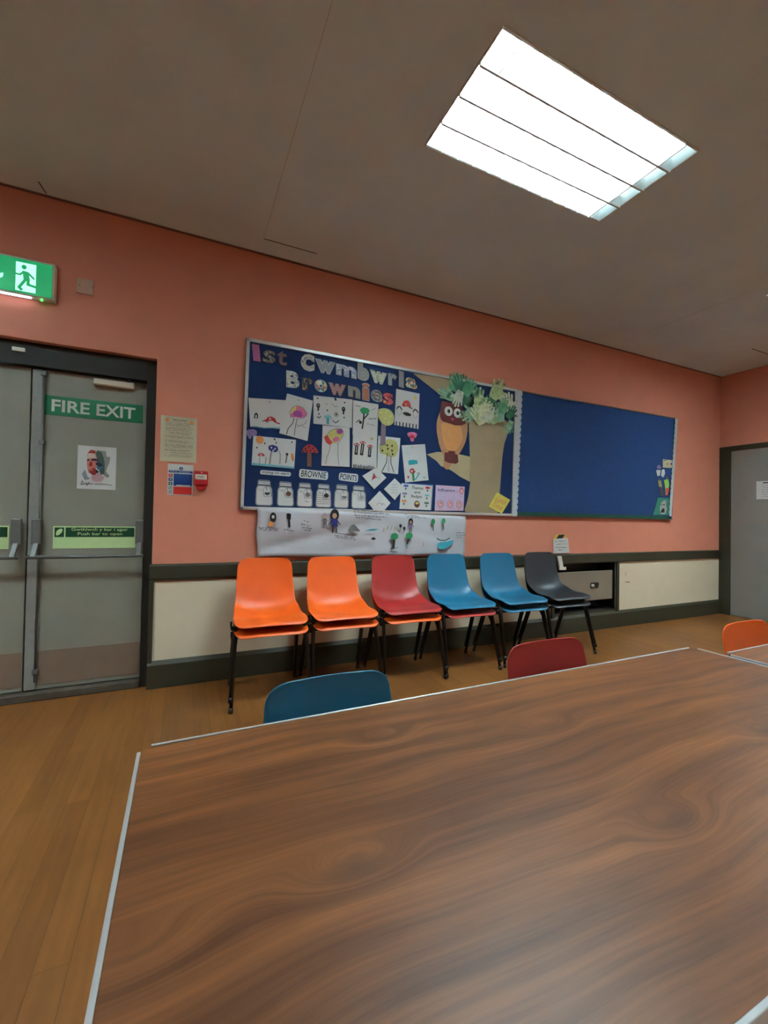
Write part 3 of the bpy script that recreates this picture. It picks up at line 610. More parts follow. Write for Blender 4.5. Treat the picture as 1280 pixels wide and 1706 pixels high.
o, A = sheet('pinned_drawing', [(0.8342, 1.9708), (1.1361, 1.9804), (1.1356, 1.7665), (0.8385, 1.7658)], 'drawing scattered with little black toadstools and one blue one', 'drawing', group=GD, layer=2)
for p in [(0.8715, 1.9012), (1.0659, 1.8989)]:
    A.seg('toadstool'); A.ell(p, .014, .018, M_INK); A.ell((p[0], p[1]+.004), .005, .006, C_LGREY); A.line([(p[0]+.001, p[1]-.015), (p[0], p[1]-.035)], .012, M_INK)
for p in [(0.8659, 1.9532), (1.0743, 1.9496), (0.9403, 1.8745), (1.0719, 1.8365), (0.8773, 1.8404)]: A.seg('ink_dot'); A.ell(p, .006, .006, M_INK)
A.seg('ink_tick'); A.line([(0.8642, 1.8213), (0.8780, 1.8097), (0.8912, 1.8244)], .006, M_INK); A.seg('ink_tick'); A.line([(0.9833, 1.8040), (1.0069, 1.7887), (1.0299, 1.8092)], .006, M_INK)
A.seg('blue_toadstool'); A.ell([(0.9461, 1.8175)][0], .028, .024, C_SKY, a0=0, a1=180); A.line([(0.9462, 1.8131), (0.9469, 1.7777)], .018, C_TEAL); A.seg('eye_doodle'); A.ring([(1.0103, 1.8517)][0], .014, .014, .004, C_OLIVE); A.ell([(1.0103, 1.8517)][0], .006, .006, M_INK)
A.seg('ink_tick'); A.line([(0.9985, 1.9710), (1.0034, 1.9583)], .014, M_INK); A.seg('handwriting'); A.scrawl([(0.9210, 1.9252)][0], [(1.0184, 1.9109)][0], .02, .003, M_INKG); done(A, o)
o, A = sheet('pinned_drawing', [(1.1410, 1.9765), (1.3500, 1.9714), (1.3451, 1.7046), (1.1415, 1.7126)], 'drawing of a green tree with a black forked trunk', 'drawing', group=GD, layer=3)
A.seg('green_tree'); A.poly(blob([(1.2356, 1.9060)][0], .040, .026, .16, 14, 5), C_GREEN); A.line([(1.2311, 1.8824), (1.2271, 1.8359), (1.2185, 1.7707)], .012, M_INK); A.line([(1.2318, 1.8457), (1.2658, 1.8866)], .010, M_INK); A.line([(1.1686, 1.8111), (1.1927, 1.8321), (1.2126, 1.8159)], .006, M_INK); A.ell([(1.2028, 1.8149)][0], .012, .012, M_INK)
A.seg('ink_tick'); A.line([(1.1612, 1.9380), (1.2004, 1.9339)], .004, M_INK); A.line([(1.2953, 1.9179), (1.3252, 1.9402)], .003, M_INKG); A.seg('handwriting'); A.scrawl([(1.2573, 1.8117)][0], [(1.3330, 1.8013)][0], .010, .003, M_INKG); A.scrawl([(1.2715, 1.8502)][0], [(1.3319, 1.8571)][0], .010, .004, M_INK); done(A, o)
o, A = sheet('pinned_drawing', [(1.1457, 1.7448), (1.3442, 1.7511), (1.3449, 1.4622), (1.1417, 1.4674)], 'drawing of three red topped black toadstools over a black fringe', 'drawing', group=GD, layer=2)
for (p, q) in (((594,741),(593,755)), ((604,737),(602,757)), ((616,745),(615,759))): pass
for a_, b_ in zip([(1.1772, 1.6294), (1.2259, 1.6474), (1.2861, 1.6249)], [(1.1734, 1.5743), (1.2175, 1.5732), (1.2823, 1.5645)]):
    A.seg('toadstool'); A.line([a_, b_], .026, M_INK); A.line([a_, (b_[0], b_[1]+.01)], .008, C_LGREY)
    A.ell((a_[0], a_[1]+.008), .024, .018, M_RED, a0=0, a1=180); A.ell((a_[0]-.008, a_[1]+.014), .006, .005, M_PAPER); A.ell((a_[0]+.010, a_[1]+.013), .005, .004, M_PAPER)
A.seg('yellow_sun'); A.ell([(1.2997, 1.7003)][0], .012, .012, C_OLIVE)
A.seg('ink_fringe')
q0, q1 = [(1.1563, 1.4638), (1.3297, 1.4613)]
for i in range(17):
    t_ = i/16; x = q0[0]+t_*(q1[0]-q0[0]); z = q0[1]+t_*(q1[1]-q0[1])-.004; A.line([(x, z), (x+random.uniform(-.004, .004), z+random.uniform(.018, .034))], .006, M_INK)
done(A, o)
o, A = sheet('pinned_drawing', [(0.4203, 1.6377), (0.7140, 1.6363), (0.7054, 1.4300), (0.4128, 1.4356)], 'drawing of a dark blue toadstool, red toadstool and orange sun', 'drawing', group=GD, layer=2)
A.seg('orange_sun'); A.ell([(0.4647, 1.6130)][0], .026, .028, C_ORG); A.seg('blue_toadstool'); A.poly(round_poly([(0.5228, 1.5516), (0.5223, 1.5766), (0.5507, 1.5875), (0.5840, 1.5778), (0.5929, 1.5533), (0.5766, 1.5351), (0.5477, 1.5370)], .01), C_BLUE)
for p in [(0.5430, 1.5659), (0.5678, 1.5596), (0.5557, 1.5460)]: A.ell(p, .006, .006, M_PAPER)
A.line([(0.5436, 1.5366), (0.5365, 1.4859), (0.5333, 1.4439)], .012, C_LGREY); A.line([(0.5436, 1.5366), (0.5365, 1.4859), (0.5333, 1.4439)], .004, M_INKG)
A.seg('red_toadstool'); A.ell([(0.4752, 1.5020)][0], .024, .020, M_RED, a0=0, a1=180); A.ell([(0.4750, 1.5103)][0], .007, .005, M_PAPER); A.line([(0.4672, 1.4973), (0.4642, 1.4515)], .008, C_LGREY)
A.seg('grey_toadstool'); A.line([(0.5972, 1.5452), (0.6061, 1.5206), (0.6033, 1.4571)], .010, C_LGREY); A.seg('thin_stalk'); A.line([(0.5077, 1.4962), (0.5046, 1.4502)], .005, M_INKG); A.seg('small_toadstool'); A.line([(0.6523, 1.5242), (0.6450, 1.4685)], .010, M_INKG); A.ell([(0.6522, 1.5285)][0], .010, .010, M_INK); A.seg('orange_leaf'); A.ell([(0.6909, 1.5102)][0], .010, .030, C_ORG, rot=.2)
A.seg('grass_line'); A.poly([(0.4164, 1.4523), (0.5373, 1.4483), (0.7052, 1.4428), (0.7054, 1.4300), (0.4128, 1.4356)], C_SKY)
for p in [(0.4459, 1.5576), (0.4975, 1.5911), (0.5752, 1.6023), (0.5623, 1.6263), (0.6844, 1.6165)]: A.seg('ink_dot'); A.ell(p, .005, .006, M_INK)
pin(o, A, [(0.5665, 1.6225)][0]); done(A, o)
o, A = sheet('paper_toadstool', round_poly([(0.7548, 1.5495), (0.7714, 1.5898), (0.8017, 1.6141), (0.8328, 1.6125), (0.8645, 1.5891), (0.8832, 1.5555), (0.8339, 1.5559)], .01), 'red cut out toadstool with black spots and a brown stalk', 'paper toadstool', m=mat('red_sugar_paper', (160, 44, 44), .8), layer=1)
for p in [(0.7848, 1.5780), (0.8109, 1.5975), (0.8378, 1.5868), (0.7940, 1.5614), (0.8204, 1.5679), (0.8516, 1.5661), (0.7677, 1.5592)]: A.ell(p, .008, .006, M_INK, rot=.5)
A.build('black_spots', o)
b = MB(); b.prism([(0.7986, 1.5531), (0.8296, 1.5512), (0.8317, 1.4512), (0.8007, 1.4535)], BY-.0026, BY-.0006, C_BROWN); b.build('stalk', o)
o, A = sheet('pinned_drawing', [(0.9062, 1.7600), (1.1164, 1.7645), (1.1224, 1.4707), (0.9032, 1.4648)], 'portrait drawing of a toadstool with red, yellow and magenta patches', 'drawing', group=GD, layer=4)
A.poly(round_poly([(0.9219, 1.6601), (0.9438, 1.7065), (0.9755, 1.7363), (1.0171, 1.7496), (1.0595, 1.7450), (1.0697, 1.7100), (1.0423, 1.6625), (0.9962, 1.6315), (0.9500, 1.6273)], .02), C_YEL)
A.poly(round_poly([(0.9170, 1.6773), (0.9441, 1.6932), (0.9632, 1.6596), (0.9866, 1.6440), (0.9640, 1.6197), (0.9361, 1.6349)], .01), M_RED); A.poly(round_poly([(1.0127, 1.7357), (1.0499, 1.7530), (1.0694, 1.7280), (1.0414, 1.7073), (1.0178, 1.7139)], .005), C_MAG); A.poly(round_poly([(0.9815, 1.6657), (1.0136, 1.6911), (1.0421, 1.6759), (1.0238, 1.6518), (0.9913, 1.6444)], .01), C_PINK)
A.line([(0.9350, 1.6879), (0.9664, 1.7265), (1.0124, 1.7491), (1.0548, 1.7445), (1.0697, 1.7100), (1.0424, 1.6580), (1.0149, 1.6287)], .003, M_INKG); A.ell([(0.9670, 1.6999)][0], .008, .005, C_OLIVE)
A.line([(0.9685, 1.6245), (0.9603, 1.5750), (0.9429, 1.5294), (0.9348, 1.4802)], .004, M_INKG); A.line([(1.0288, 1.6344), (1.0254, 1.5714), (1.0367, 1.4784)], .004, M_INKG); done(A, o)
o, A = sheet('pinned_drawing', [(1.3549, 1.7288), (1.5484, 1.7286), (1.5327, 1.4409), (1.3502, 1.4486)], 'drawing of a wide olive leaved tree with an outlined trunk', 'drawing', group=GD, layer=1)
A.poly(round_poly([(1.3617, 1.6407), (1.3864, 1.6897), (1.4481, 1.7143), (1.5169, 1.7017), (1.5341, 1.6413), (1.5035, 1.5721), (1.4509, 1.5728), (1.4142, 1.5888), (1.3730, 1.5902)], .03), C_OLIVE)
for p in [(1.4335, 1.6610), (1.4754, 1.6600), (1.3930, 1.6153), (1.4393, 1.6332), (1.4762, 1.6221), (1.4820, 1.5942)]: A.ell(p, .007, .009, M_INK)
A.line([(1.4348, 1.5999), (1.4310, 1.5289), (1.3911, 1.4511)], .006, M_INK); A.line([(1.4506, 1.5917), (1.4480, 1.4547)], .004, M_INKG); A.line([(1.4665, 1.5788), (1.4676, 1.5221), (1.4953, 1.4529)], .006, M_INK); done(A, o)
o, A = sheet('paper_tree', round_poly([(1.3417, 1.8769), (1.3407, 1.9282), (1.3916, 1.9485), (1.4489, 1.9415), (1.4866, 1.8985), (1.4825, 1.8363), (1.4307, 1.8070), (1.3786, 1.8249)], .03), 'cut out olive crayon tree with a lilac grey trunk', 'paper tree', m=C_OLIVE, layer=6)
for p in [(1.3718, 1.9085), (1.4180, 1.9235), (1.4551, 1.8901), (1.4036, 1.8653), (1.4404, 1.8411)]: A.seg('crayon_patch'); A.ell(p, .014, .008, C_YEL, rot=.6)
A.build('crayon_patches', o)
b = MB(); b.prism([(1.3733, 1.8290), (1.4146, 1.8289), (1.4128, 1.6592), (1.3717, 1.6556)], BY-.0142, BY-.0130, pen('lilac_grey_trunk', (128, 112, 128))); b.build('trunk', o)
o, A = sheet('pinned_drawing', [(1.5035, 2.1152), (1.7164, 2.1066), (1.7108, 1.8173), (1.4932, 1.8279)], 'drawing of red toadstools over a black ellipse, below the letter a', 'drawing', group=GD, layer=1)
A.seg('red_toadstool'); A.poly(round_poly([(1.5541, 1.9880), (1.5749, 2.0291), (1.6127, 2.0390), (1.6295, 2.0170), (1.6411, 1.9845), (1.6027, 1.9894), (1.5758, 1.9811)], .01), M_RED); A.ell([(1.5916, 2.0024)][0], .010, .008, M_PAPER); A.line([(1.6136, 1.9907), (1.6468, 1.9755)], .010, C_BROWN)
A.seg('black_ellipse'); A.ell([(1.6040, 1.9267)][0], .038, .014, M_INK, rot=-.1)
for c_ in [(1.5330, 1.9710), (1.6801, 1.9650)]:
    A.seg('toadstool'); A.ring((c_[0], c_[1]-.03), .020, .030, .004, C_LGREY); A.line([(c_[0]-.022, c_[1]-.012), (c_[0]-.008, c_[1]+.008), (c_[0]+.010, c_[1]+.004), (c_[0]+.024, c_[1]-.014)], .009, M_INK)
A.seg('ink_fringe')
q0, q1 = [(1.5092, 1.8249), (1.6884, 1.8198)]
for i in range(7):
    t_ = i/6; x = q0[0]+t_*(q1[0]-q0[0]); z = q0[1]+t_*(q1[1]-q0[1]); A.line([(x, z), (x, z+.030)], .010, M_INK)
A.seg('yellow_sun'); A.ell([(1.6726, 2.0664)][0], .016, .016, C_YEL); done(A, o)
o, A = sheet('paper_toadstool', round_poly([(1.6070, 1.7727), (1.6285, 1.7845), (1.6724, 1.7890), (1.7004, 1.7772), (1.6899, 1.7469), (1.6734, 1.7405), (1.6684, 1.7109), (1.6409, 1.7132), (1.6348, 1.7416), (1.6183, 1.7497)], .008), 'small pink and red cut out toadstool on bare navy felt', 'paper toadstool', m=C_PINK, layer=1)
A.poly([(1.6238, 1.7454), (1.6508, 1.7674), (1.6786, 1.7555), (1.6735, 1.7356), (1.6404, 1.7373)], M_RED); A.build('red_gills', o)
o, A = sheet('paper_toadstool', round_poly([(0.3686, 1.6572), (0.3839, 1.6751), (0.4193, 1.6829), (0.4434, 1.6730), (0.4440, 1.6442), (0.4085, 1.6325), (0.4050, 1.6116), (0.3892, 1.6142), (0.3848, 1.6343), (0.3691, 1.6368)], .008), 'lilac cut out toadstool against the left frame of the navy board', 'paper toadstool', m=C_LILAC, layer=2)
o, A = sheet('pinned_drawing', [(1.5603, 1.6722), (1.7748, 1.7009), (1.8145, 1.4084), (1.5984, 1.3776)], 'drawing of a turquoise block above a red toadstool in green grass', 'drawing', group=GD, layer=1)
A.seg('turquoise_block'); A.poly(round_poly([(1.6223, 1.5426), (1.6275, 1.5574), (1.6657, 1.5651), (1.7045, 1.5631), (1.7106, 1.5343), (1.6282, 1.5189)], .004), pen('turquoise_pen', (36, 160, 176)))
A.seg('red_toadstool'); A.ell([(1.6620, 1.4728)][0], .026, .022, M_RED); A.ell([(1.6565, 1.4724)][0], .009, .008, M_PAPER); A.ell([(1.6783, 1.4835)][0], .005, .006, M_PAPER)
A.line([(1.6679, 1.4538), (1.6744, 1.4008)], .020, C_GREEN); A.seg('grey_toadstool'); A.line([(1.7179, 1.4470), (1.6909, 1.4066)], .010, C_TEAL); A.ell([(1.7177, 1.4568)][0], .016, .010, C_LGREY); A.seg('small_toadstool'); A.ell([(1.6246, 1.4223)][0], .008, .012, M_RED); A.seg('signature'); A.line([(1.7574, 1.4298), (1.7745, 1.4209), (1.7799, 1.4360)], .004, C_GREEN); pin(o, A, [(1.6583, 1.6614)][0]); done(A, o)

# --- brownie points: labels and jars ---
for (pts, txt, lab) in (([(0.4732, 1.4066), (0.6846, 1.4030), (0.6810, 1.3730), (0.4698, 1.3774)], 'trying to earn', 'narrow white label lettered trying to earn above the first two jars'),
                        ([(0.7442, 1.4325), (0.9588, 1.4243), (0.9555, 1.3622), (0.7413, 1.3679)], 'BROWNIE', 'white label lettered BROWNIE'),
                        ([(1.0425, 1.4250), (1.1961, 1.4208), (1.1925, 1.3567), (1.0390, 1.3667)], 'POINTS', 'white label lettered POINTS')):
    o, A = sheet('paper_label', pts, lab, 'label', group='title labels over the paper jars', layer=1, rnd=.02)
    TL, TR, BR, BL = [Vector(p) for p in pts]
    bl = BL+(BR-BL)*.06+(TL-BL)*.14; br = BL+(BR-BL)*.94+(TR-BR)*.14; tl = bl+(TL-BL)*.74
    A.text(txt, bl, br, tl, M_INK, bold=.012, shear=.12); done(A, o, 'lettering')
jl = ['first paper jar from the left, dark smiling face on its tag', 'second paper jar from the left, brown disc on its tag', 'third paper jar from the left, small scribble low on its body',
      'fourth paper jar from the left, ruled with lines across its body', 'fifth paper jar from the left, below the word POINTS', 'sixth and rightmost paper jar, beside the white diamond notes']
jx = [((427,798),(454,842)), ((463,801),(489,843)), ((496,803),(521,844)), ((527,805),(552,845)), ((557,806),(581,846)), ((585,807),(609,848))]
JB = [(0.4425, 1.1618), (0.5640, 1.1611), (0.5888, 1.1618), (0.7111, 1.1610), (0.7283, 1.1615), (0.8467, 1.1604), (0.8645, 1.1609), (0.9874, 1.1598), (1.0059, 1.1603), (1.1239, 1.1590), (1.1431, 1.1595), (1.2655, 1.1580)]
JT = [(0.4465, 1.3472), (0.5518, 1.3447), (0.5932, 1.3427), (0.6988, 1.3398), (0.7332, 1.3417), (0.8385, 1.3385), (0.8742, 1.3403), (0.9791, 1.3368), (1.0114, 1.3429), (1.1202, 1.3394), (1.1443, 1.3406), (1.2569, 1.3370)]
M_JEDGE = mat('grey_jar_outline', (128, 130, 138), .7)
for i in range(6):
    bl, br = Vector(JB[2*i]), Vector(JB[2*i+1]); tl, tr = Vector(JT[2*i]), Vector(JT[2*i+1])
    def J(u, v):
        p = bl+(br-bl)*u; q = tl+(tr-tl)*u; r_ = p+(q-p)*v; return (r_.x, r_.y)
    body = round_poly([J(0, 0), J(1, 0), J(1, .66), J(.90, .74), J(.92, .97), J(.08, .97), J(.10, .74), J(0, .66)], .022)
    o, A = sheet('paper_jar', body, jl[i], 'paper jar', m=M_JEDGE, group='paper jars along the foot of the navy board', layer=1)
    A.poly(round_poly([J(.06, .03), J(.94, .03), J(.94, .64), J(.84, .73), J(.16, .73), J(.06, .64)], .02), M_PAPER)
    A.poly([J(.15, .80), J(.85, .80), J(.85, .90), J(.15, .90)], M_PAPER); A.line([J(.12, .855), J(.88, .85)], .003, M_INK); A.line([J(.12, .77), J(.88, .765)], .004, M_INK)
    A.ring(J(.66, .56), .026, .030, .003, M_INKG); A.line([J(.45, .44), J(.50, .34), J(.92, .37), J(.92, .50)], .003, M_INKG); A.line([J(.62, .70), J(.66, .60)], .004, M_INK)
    A.ell(J(.68, .50), .018, .016, (M_INK, C_BROWN, M_INKG, M_INK, M_INKG, C_LGREY)[i], a0=(180 if i in (0, 4) else 0), a1=360 if i != 0 else 360)
    for k_ in range(2): A.scrawl(J(.12, .64-.05*k_), J(.34, .63-.05*k_), .006, .002, M_INKG)
    if i == 3:
        for k_ in range(6): A.line([J(.08, .15+.085*k_), J(.52 if k_ > 2 else .92, .15+.085*k_)], .003, M_INKG)
    if i == 2: A.scrawl(J(.5, .22), J(.72, .22), .014, .003, M_INK)
    done(A, o)
# --- diamond folded notes ---
for pts, lab, k in (([(1.3394, 1.4805), (1.4282, 1.4064), (1.3276, 1.3126), (1.2258, 1.4088)], 'white diamond note with a red sketch, uppermost of the three', 0),
                    ([(1.5015, 1.4058), (1.5884, 1.3339), (1.5049, 1.2352), (1.4093, 1.3163)], 'white ruled diamond note touching the Themes and Badges card', 1),
                    ([(1.3736, 1.3007), (1.4685, 1.2104), (1.4177, 1.1526), (1.3258, 1.1503), (1.2795, 1.2045)], 'white diamond note hanging lowest, over the long paper banner', 2)):
    o, A = sheet('folded_note', pts, lab, 'note', group='diamond notes beside the paper jars', layer=3, th=.004)
    c_ = (sum(p[0] for p in pts)/len(pts), sum(p[1] for p in pts)/len(pts))
    if k == 0: A.poly([(c_[0]-.022, c_[1]-.020), (c_[0]-.010, c_[1]+.030), (c_[0]+.010, c_[1]+.0)], M_RED); A.line([(c_[0]-.026, c_[1]-.026), (c_[0]-.012, c_[1]+.034), (c_[0]+.020, c_[1]-.004)], .004, M_INKG); A.line([(c_[0]+.028, c_[1]+.008), (c_[0]+.040, c_[1]-.012)], .004, C_TEAL)
    if k == 1:
        for j in range(4): A.line([(c_[0]-.028, c_[1]+.030-j*.020), (c_[0]+.026, c_[1]+.034-j*.020)], .002, M_INKG)
    if k == 2: A.ring((c_[0], c_[1]-.01), .020, .014, .003, M_INKG, a0=0, a1=200); A.ring((c_[0]+.03, c_[1]-.012), .012, .010, .003, M_INKG, a0=0, a1=200)
    done(A, o)
# --- themes and badges / influence cards ---
pts = [(1.5660, 1.3759), (1.8553, 1.3710), (1.8420, 1.1629), (1.5487, 1.1653)]
o, A = sheet('themes_card', pts, 'white card lettered Themes and Badges on a blue backing', 'card', layer=2)
TL, TR, BR, BL = [Vector(p) for p in pts]
def K(u, v):
    p = BL+(BR-BL)*u+(TL-BL)*v*(1-u)+(TR-BR)*v*u; return (p.x, p.y)
A.line([K(0, .985), K(1, .985)], .006, pen('mid_blue_pen', (40, 90, 170))); A.line([K(.985, 0), K(.985, 1)], .004, C_LILAC)
A.text('Themes', K(.32, .78), K(.69, .78), K(.32, .90), M_INK, bold=.01); A.text('and', K(.42, .62), K(.60, .62), K(.42, .73), M_INK, bold=.01); A.text('Badges', K(.33, .43), K(.67, .43), K(.33, .56), M_INK, bold=.01)
A.ell(K(.53, .21), .026, .028, C_BROWN); A.ell(K(.53, .25), .016, .010, C_YEL)
for (u, v, m) in ((.14, .88, pen('mid_blue_pen', (40, 90, 170))), (.12, .58, C_LILAC), (.12, .30, C_ORG), (.83, .86, M_RED), (.83, .56, C_SKY), (.83, .26, M_INKG)):
    A.poly([K(u-.07, v-.03), K(u+.07, v-.03), K(u+.07, v+.05), K(u-.07, v+.05)], m); A.ell(K(u, v-.10), .008, .010, M_INKG)
done(A, o, 'lettering')
pts = [(1.8842, 1.3724), (2.1721, 1.3711), (2.1635, 1.1655), (1.8767, 1.1587)]
M_LIL = mat('lilac_card', (204, 186, 216), .7)
o, A = sheet('influence_card', pts, 'lilac card lettered Influence with three pink hexagon badges', 'card', m=M_LIL, layer=1)
TL, TR, BR, BL = [Vector(p) for p in pts]
M_PKL = pen('pale_pink_print', (224, 180, 190)); M_PKD = pen('dull_rose_print', (186, 110, 120))
A.line([K(.02, .97), K(.98, .97)], .006, M_PKL); A.line([K(.02, .04), K(.98, .04)], .008, M_PKL)
A.text('Influence', K(.08, .76), K(.66, .76), K(.08, .88), mat('dark_violet_print', (70, 50, 100), .7), bold=.01)
A.line([K(.70, .80), K(.80, .80)], .003, M_PKD); A.line([K(.70, .74), K(.80, .74)], .003, M_PKD); A.ell(K(.90, .82), .022, .030, M_PKD); A.ell(K(.90, .80), .013, .018, M_PKL)
for u in (.18, .52, .84):
    c_ = K(u, .26); hx = [(c_[0]+.034*math.cos(math.radians(60*j+30)), c_[1]+.036*math.sin(math.radians(60*j+30))) for j in range(6)]
    A.poly(hx, M_PKD); A.poly([(c_[0]+.029*math.cos(math.radians(60*j+30)), c_[1]+.031*math.sin(math.radians(60*j+30))) for j in range(6)], M_PKL); A.ring(c_, .016, .018, .003, M_PKD); A.ell((c_[0]+.004, c_[1]+.008), .006, .006, M_PKD)
done(A, o, 'lettering')
pts = [(2.5142, 1.3392), (2.6650, 1.2750), (2.5714, 1.1484), (2.4237, 1.2087)]
o, A = sheet('yellow_note', pts, 'tilted yellow square note at the foot of the paper tree trunk', 'note', m=mat('yellow_card', (206, 196, 84), .7), layer=4, th=.002)
TL, TR, BR, BL = [Vector(p) for p in pts]
M_COR = mat('coral_crayon', (206, 130, 90), .7)
A.text('Lunch', K(.14, .52), K(.86, .52), K(.14, .86), M_COR, bold=.015, shear=.2); A.text('Time', K(.16, .14), K(.84, .14), K(.16, .46), M_COR, bold=.015, shear=.2); done(A, o, 'lettering')

# --- paper owl on a parcel paper tree ---
tr = thing('parcel_paper_tree', 'large brown parcel paper tree trunk with two branches on the navy board', 'paper tree', ([(2.4704, 1.1781)][0][0], BY, [(2.4704, 1.1781)][0][1]))
b = MB(); b.prism(round_poly([(2.2052, 1.9464), (2.3249, 2.0019), (2.5220, 2.0358), (2.6461, 1.9635), (2.6338, 1.8753), (2.5944, 1.7740), (2.5759, 1.6646), (2.5594, 1.4484), (2.5377, 1.1477), (2.1698, 1.1554), (2.2112, 1.2749), (2.2334, 1.4309), (2.2234, 1.6373), (2.2143, 1.7919)], .03), BY-.0030, BY-.0012, M_KRAFT); b.build('trunk', tr)
b = MB(); b.prism(round_poly([(1.6522, 2.2631), (1.8326, 2.2669), (2.0695, 2.2681), (2.0407, 2.1822), (1.9407, 2.0975), (1.8930, 2.1361), (1.7882, 2.1907)], .01), BY-.0030, BY-.0012, M_KRAFT); b.build('branch', tr)
b = MB(); b.prism(round_poly([(1.7934, 1.6188), (1.8906, 1.6465), (2.0325, 1.6530), (2.2235, 1.6322), (2.2274, 1.4151), (2.1212, 1.4555), (2.0353, 1.5012), (1.9752, 1.5226), (1.9337, 1.5298), (1.8862, 1.5714)], .01), BY-.0046, BY-.0032, mat('pale_parcel_paper', (176, 160, 124), .75, var=.05, scale=10)); b.build('branch', tr)
ow = thing('paper_owl', 'brown paper owl with big white eyes perched on the lower branch', 'paper owl', ([(2.0160, 1.5707)][0][0], BY, [(2.0160, 1.5707)][0][1]))
M_OWL1 = mat('tan_owl_paper', (176, 128, 92), .8, var=.06); M_OWL2 = mat('orange_owl_paper', (206, 144, 88), .8, var=.05); M_OWL3 = mat('maroon_owl_paper', (98, 42, 40), .8, var=.1)
b = MB(); b.prism(round_poly([(1.9022, 1.9622), (1.9360, 2.0365), (2.1475, 2.0325), (2.1864, 1.9443), (2.1941, 1.8675), (2.1773, 1.7626), (2.1414, 1.6926), (2.0935, 1.6273), (1.9935, 1.4986), (1.9515, 1.5260), (1.9618, 1.6070), (1.9132, 1.6883), (1.8817, 1.8101), (1.8801, 1.8947)], .04), BY-.0066, BY-.0050, M_OWL1); b.build('body', ow)
b = MB(); b.prism(round_poly([(1.9269, 1.8949), (2.1255, 1.8861), (2.1459, 1.7854), (2.1043, 1.7048), (2.0624, 1.6655), (1.9843, 1.6692), (1.9477, 1.7264), (1.9284, 1.8148)], .03), BY-.0078, BY-.0067, M_OWL2); b.build('belly', ow)
b = MB(); b.prism(round_poly([(1.9235, 2.0751), (1.9827, 2.0728), (2.0549, 2.0721), (2.1284, 2.0661), (2.1359, 1.9900), (2.1746, 1.9119), (2.1254, 1.8912), (2.0584, 1.8840), (1.9979, 1.8977), (1.9326, 1.9056), (1.9084, 1.9429), (1.9133, 1.9936)], .016), BY-.0092, BY-.0079, M_OWL3); b.build('head', ow)
b = MB(); b.prism([(1.9610, 1.6472), (1.9966, 1.6501), (2.0023, 1.6657), (2.0624, 1.6655), (2.0690, 1.6406), (2.0933, 1.6375), (2.1006, 1.5768), (2.0765, 1.5598), (2.0342, 1.5619), (1.9982, 1.5644), (1.9623, 1.5769)], BY-.0092, BY-.0079, M_OWL3); b.build('feet', ow)
for c_, rx in zip([(1.9931, 1.9958), (2.0826, 1.9898)], (.040, .038)):
    n_ = 24; b = MB(); b.prism([(c_[0]+rx*math.cos(2*math.pi*i/n_), c_[1]+.040*math.sin(2*math.pi*i/n_)) for i in range(n_)], BY-.0110, BY-.0094, M_PAPER); e = b.build('eye', ow)
    A = Art(BY-.0111); A.ell((c_[0]+.002, c_[1]), .0145, .017, M_INK); A.build('pupil', e)
b = MB(); b.prism([(2.0090, 1.9445), (2.0573, 1.9399), (2.0336, 1.9168)], BY-.0110, BY-.0094, mat('rose_beak_paper', (160, 80, 110), .8)); b.build('beak', ow)

# --- handprint leaves ---
H1 = [(-.28, -.50), (.26, -.50), (.34, -.20), (.38, 0), (.52, .16), (.70, .30), (.64, .40), (.44, .32), (.34, .22), (.30, .40), (.34, .78), (.26, .84), (.18, .80), (.14, .44), (.10, .46), (.10, .92), (.02, .98), (-.06, .92), (-.06, .46), (-.10, .44), (-.16, .84), (-.24, .88), (-.30, .80), (-.24, .40), (-.28, .34), (-.42, .62), (-.50, .62), (-.52, .54), (-.40, .20), (-.36, -.10)]
def hand_mat(k):
    cs = [(40, 96, 72), (64, 128, 92), (150, 172, 122), (168, 176, 160), (120, 156, 128), (30, 84, 64), (176, 186, 150)]
    return patterned('hand_paint_%s' % 'abcdefg'[k], [cs[k], tuple(min(255, int(v*1.12)+8) for v in cs[k]), cs[(k+3) % 7]], 16, 'noise')
hp = [((757,641),34,-.2,1,3,'dark green hand leaf, upper left at the tip of the high branch'), ((765,650),36,.3,5,4,'deep green hand leaf overlapping the branch above the owl'), ((748,660),32,1.2,4,5,'pale green hand leaf pointing left over the owl head'),
      ((764,657),30,2.8,3,6,'light grey hand leaf touching the owl head top'), ((778,655),34,-.5,1,5,'mid green hand leaf in the upper row right of the branch tip'), ((789,650),28,.2,5,3,'small dark hand leaf near the top frame'),
      ((783,668),34,.9,5,4,'dark hand leaf just right of the owl eyes'), ((798,668),36,-.1,2,7,'yellow green hand leaf in the middle of the crown'), ((826,655),42,-.5,2,6,'tall yellow green hand leaf reaching the top frame'),
      ((774,690),38,2.0,4,6,'green and white hand leaf beside the owl, fingers spread right'), ((790,692),36,.5,6,8,'pale hand leaf with round gaps low in the crown'), ((811,692),36,-.3,3,9,'pale grey hand leaf above the trunk top'),
      ((804,682),30,-1.0,6,10,'cream hand leaf in the centre of the lower crown'), ((831,690),34,.2,4,8,'light green hand leaf above the right side of the trunk'), ((836,682),30,-.2,1,10,'mid green hand leaf right of the centre'),
      ((848,680),36,.1,3,7,'grey white hand leaf against the right frame'), ((850,694),28,-.6,5,9,'dark green palm at the right end of the crown'), ((850,708),26,2.9,4,6,'lowest pale green hand leaf hanging down at the right'),
      ((822,676),26,1.4,5,5,'small dark green hand leaf behind the tall yellow green one'),
      ((809,676),32,-.35,1,4,'dark green hand leaf below the gap of bare felt'), ((786,681),30,.1,0,4,'olive hand leaf peeping out behind the pale ones left of centre'), ((773,641),30,.15,5,2,'deep green hand leaf with its fingers under the top frame'), ((838,668),28,.45,3,3,'pale hand leaf in the upper right gap'), ((822,698),28,-.7,2,5,'yellowish hand leaf over the top of the trunk')]
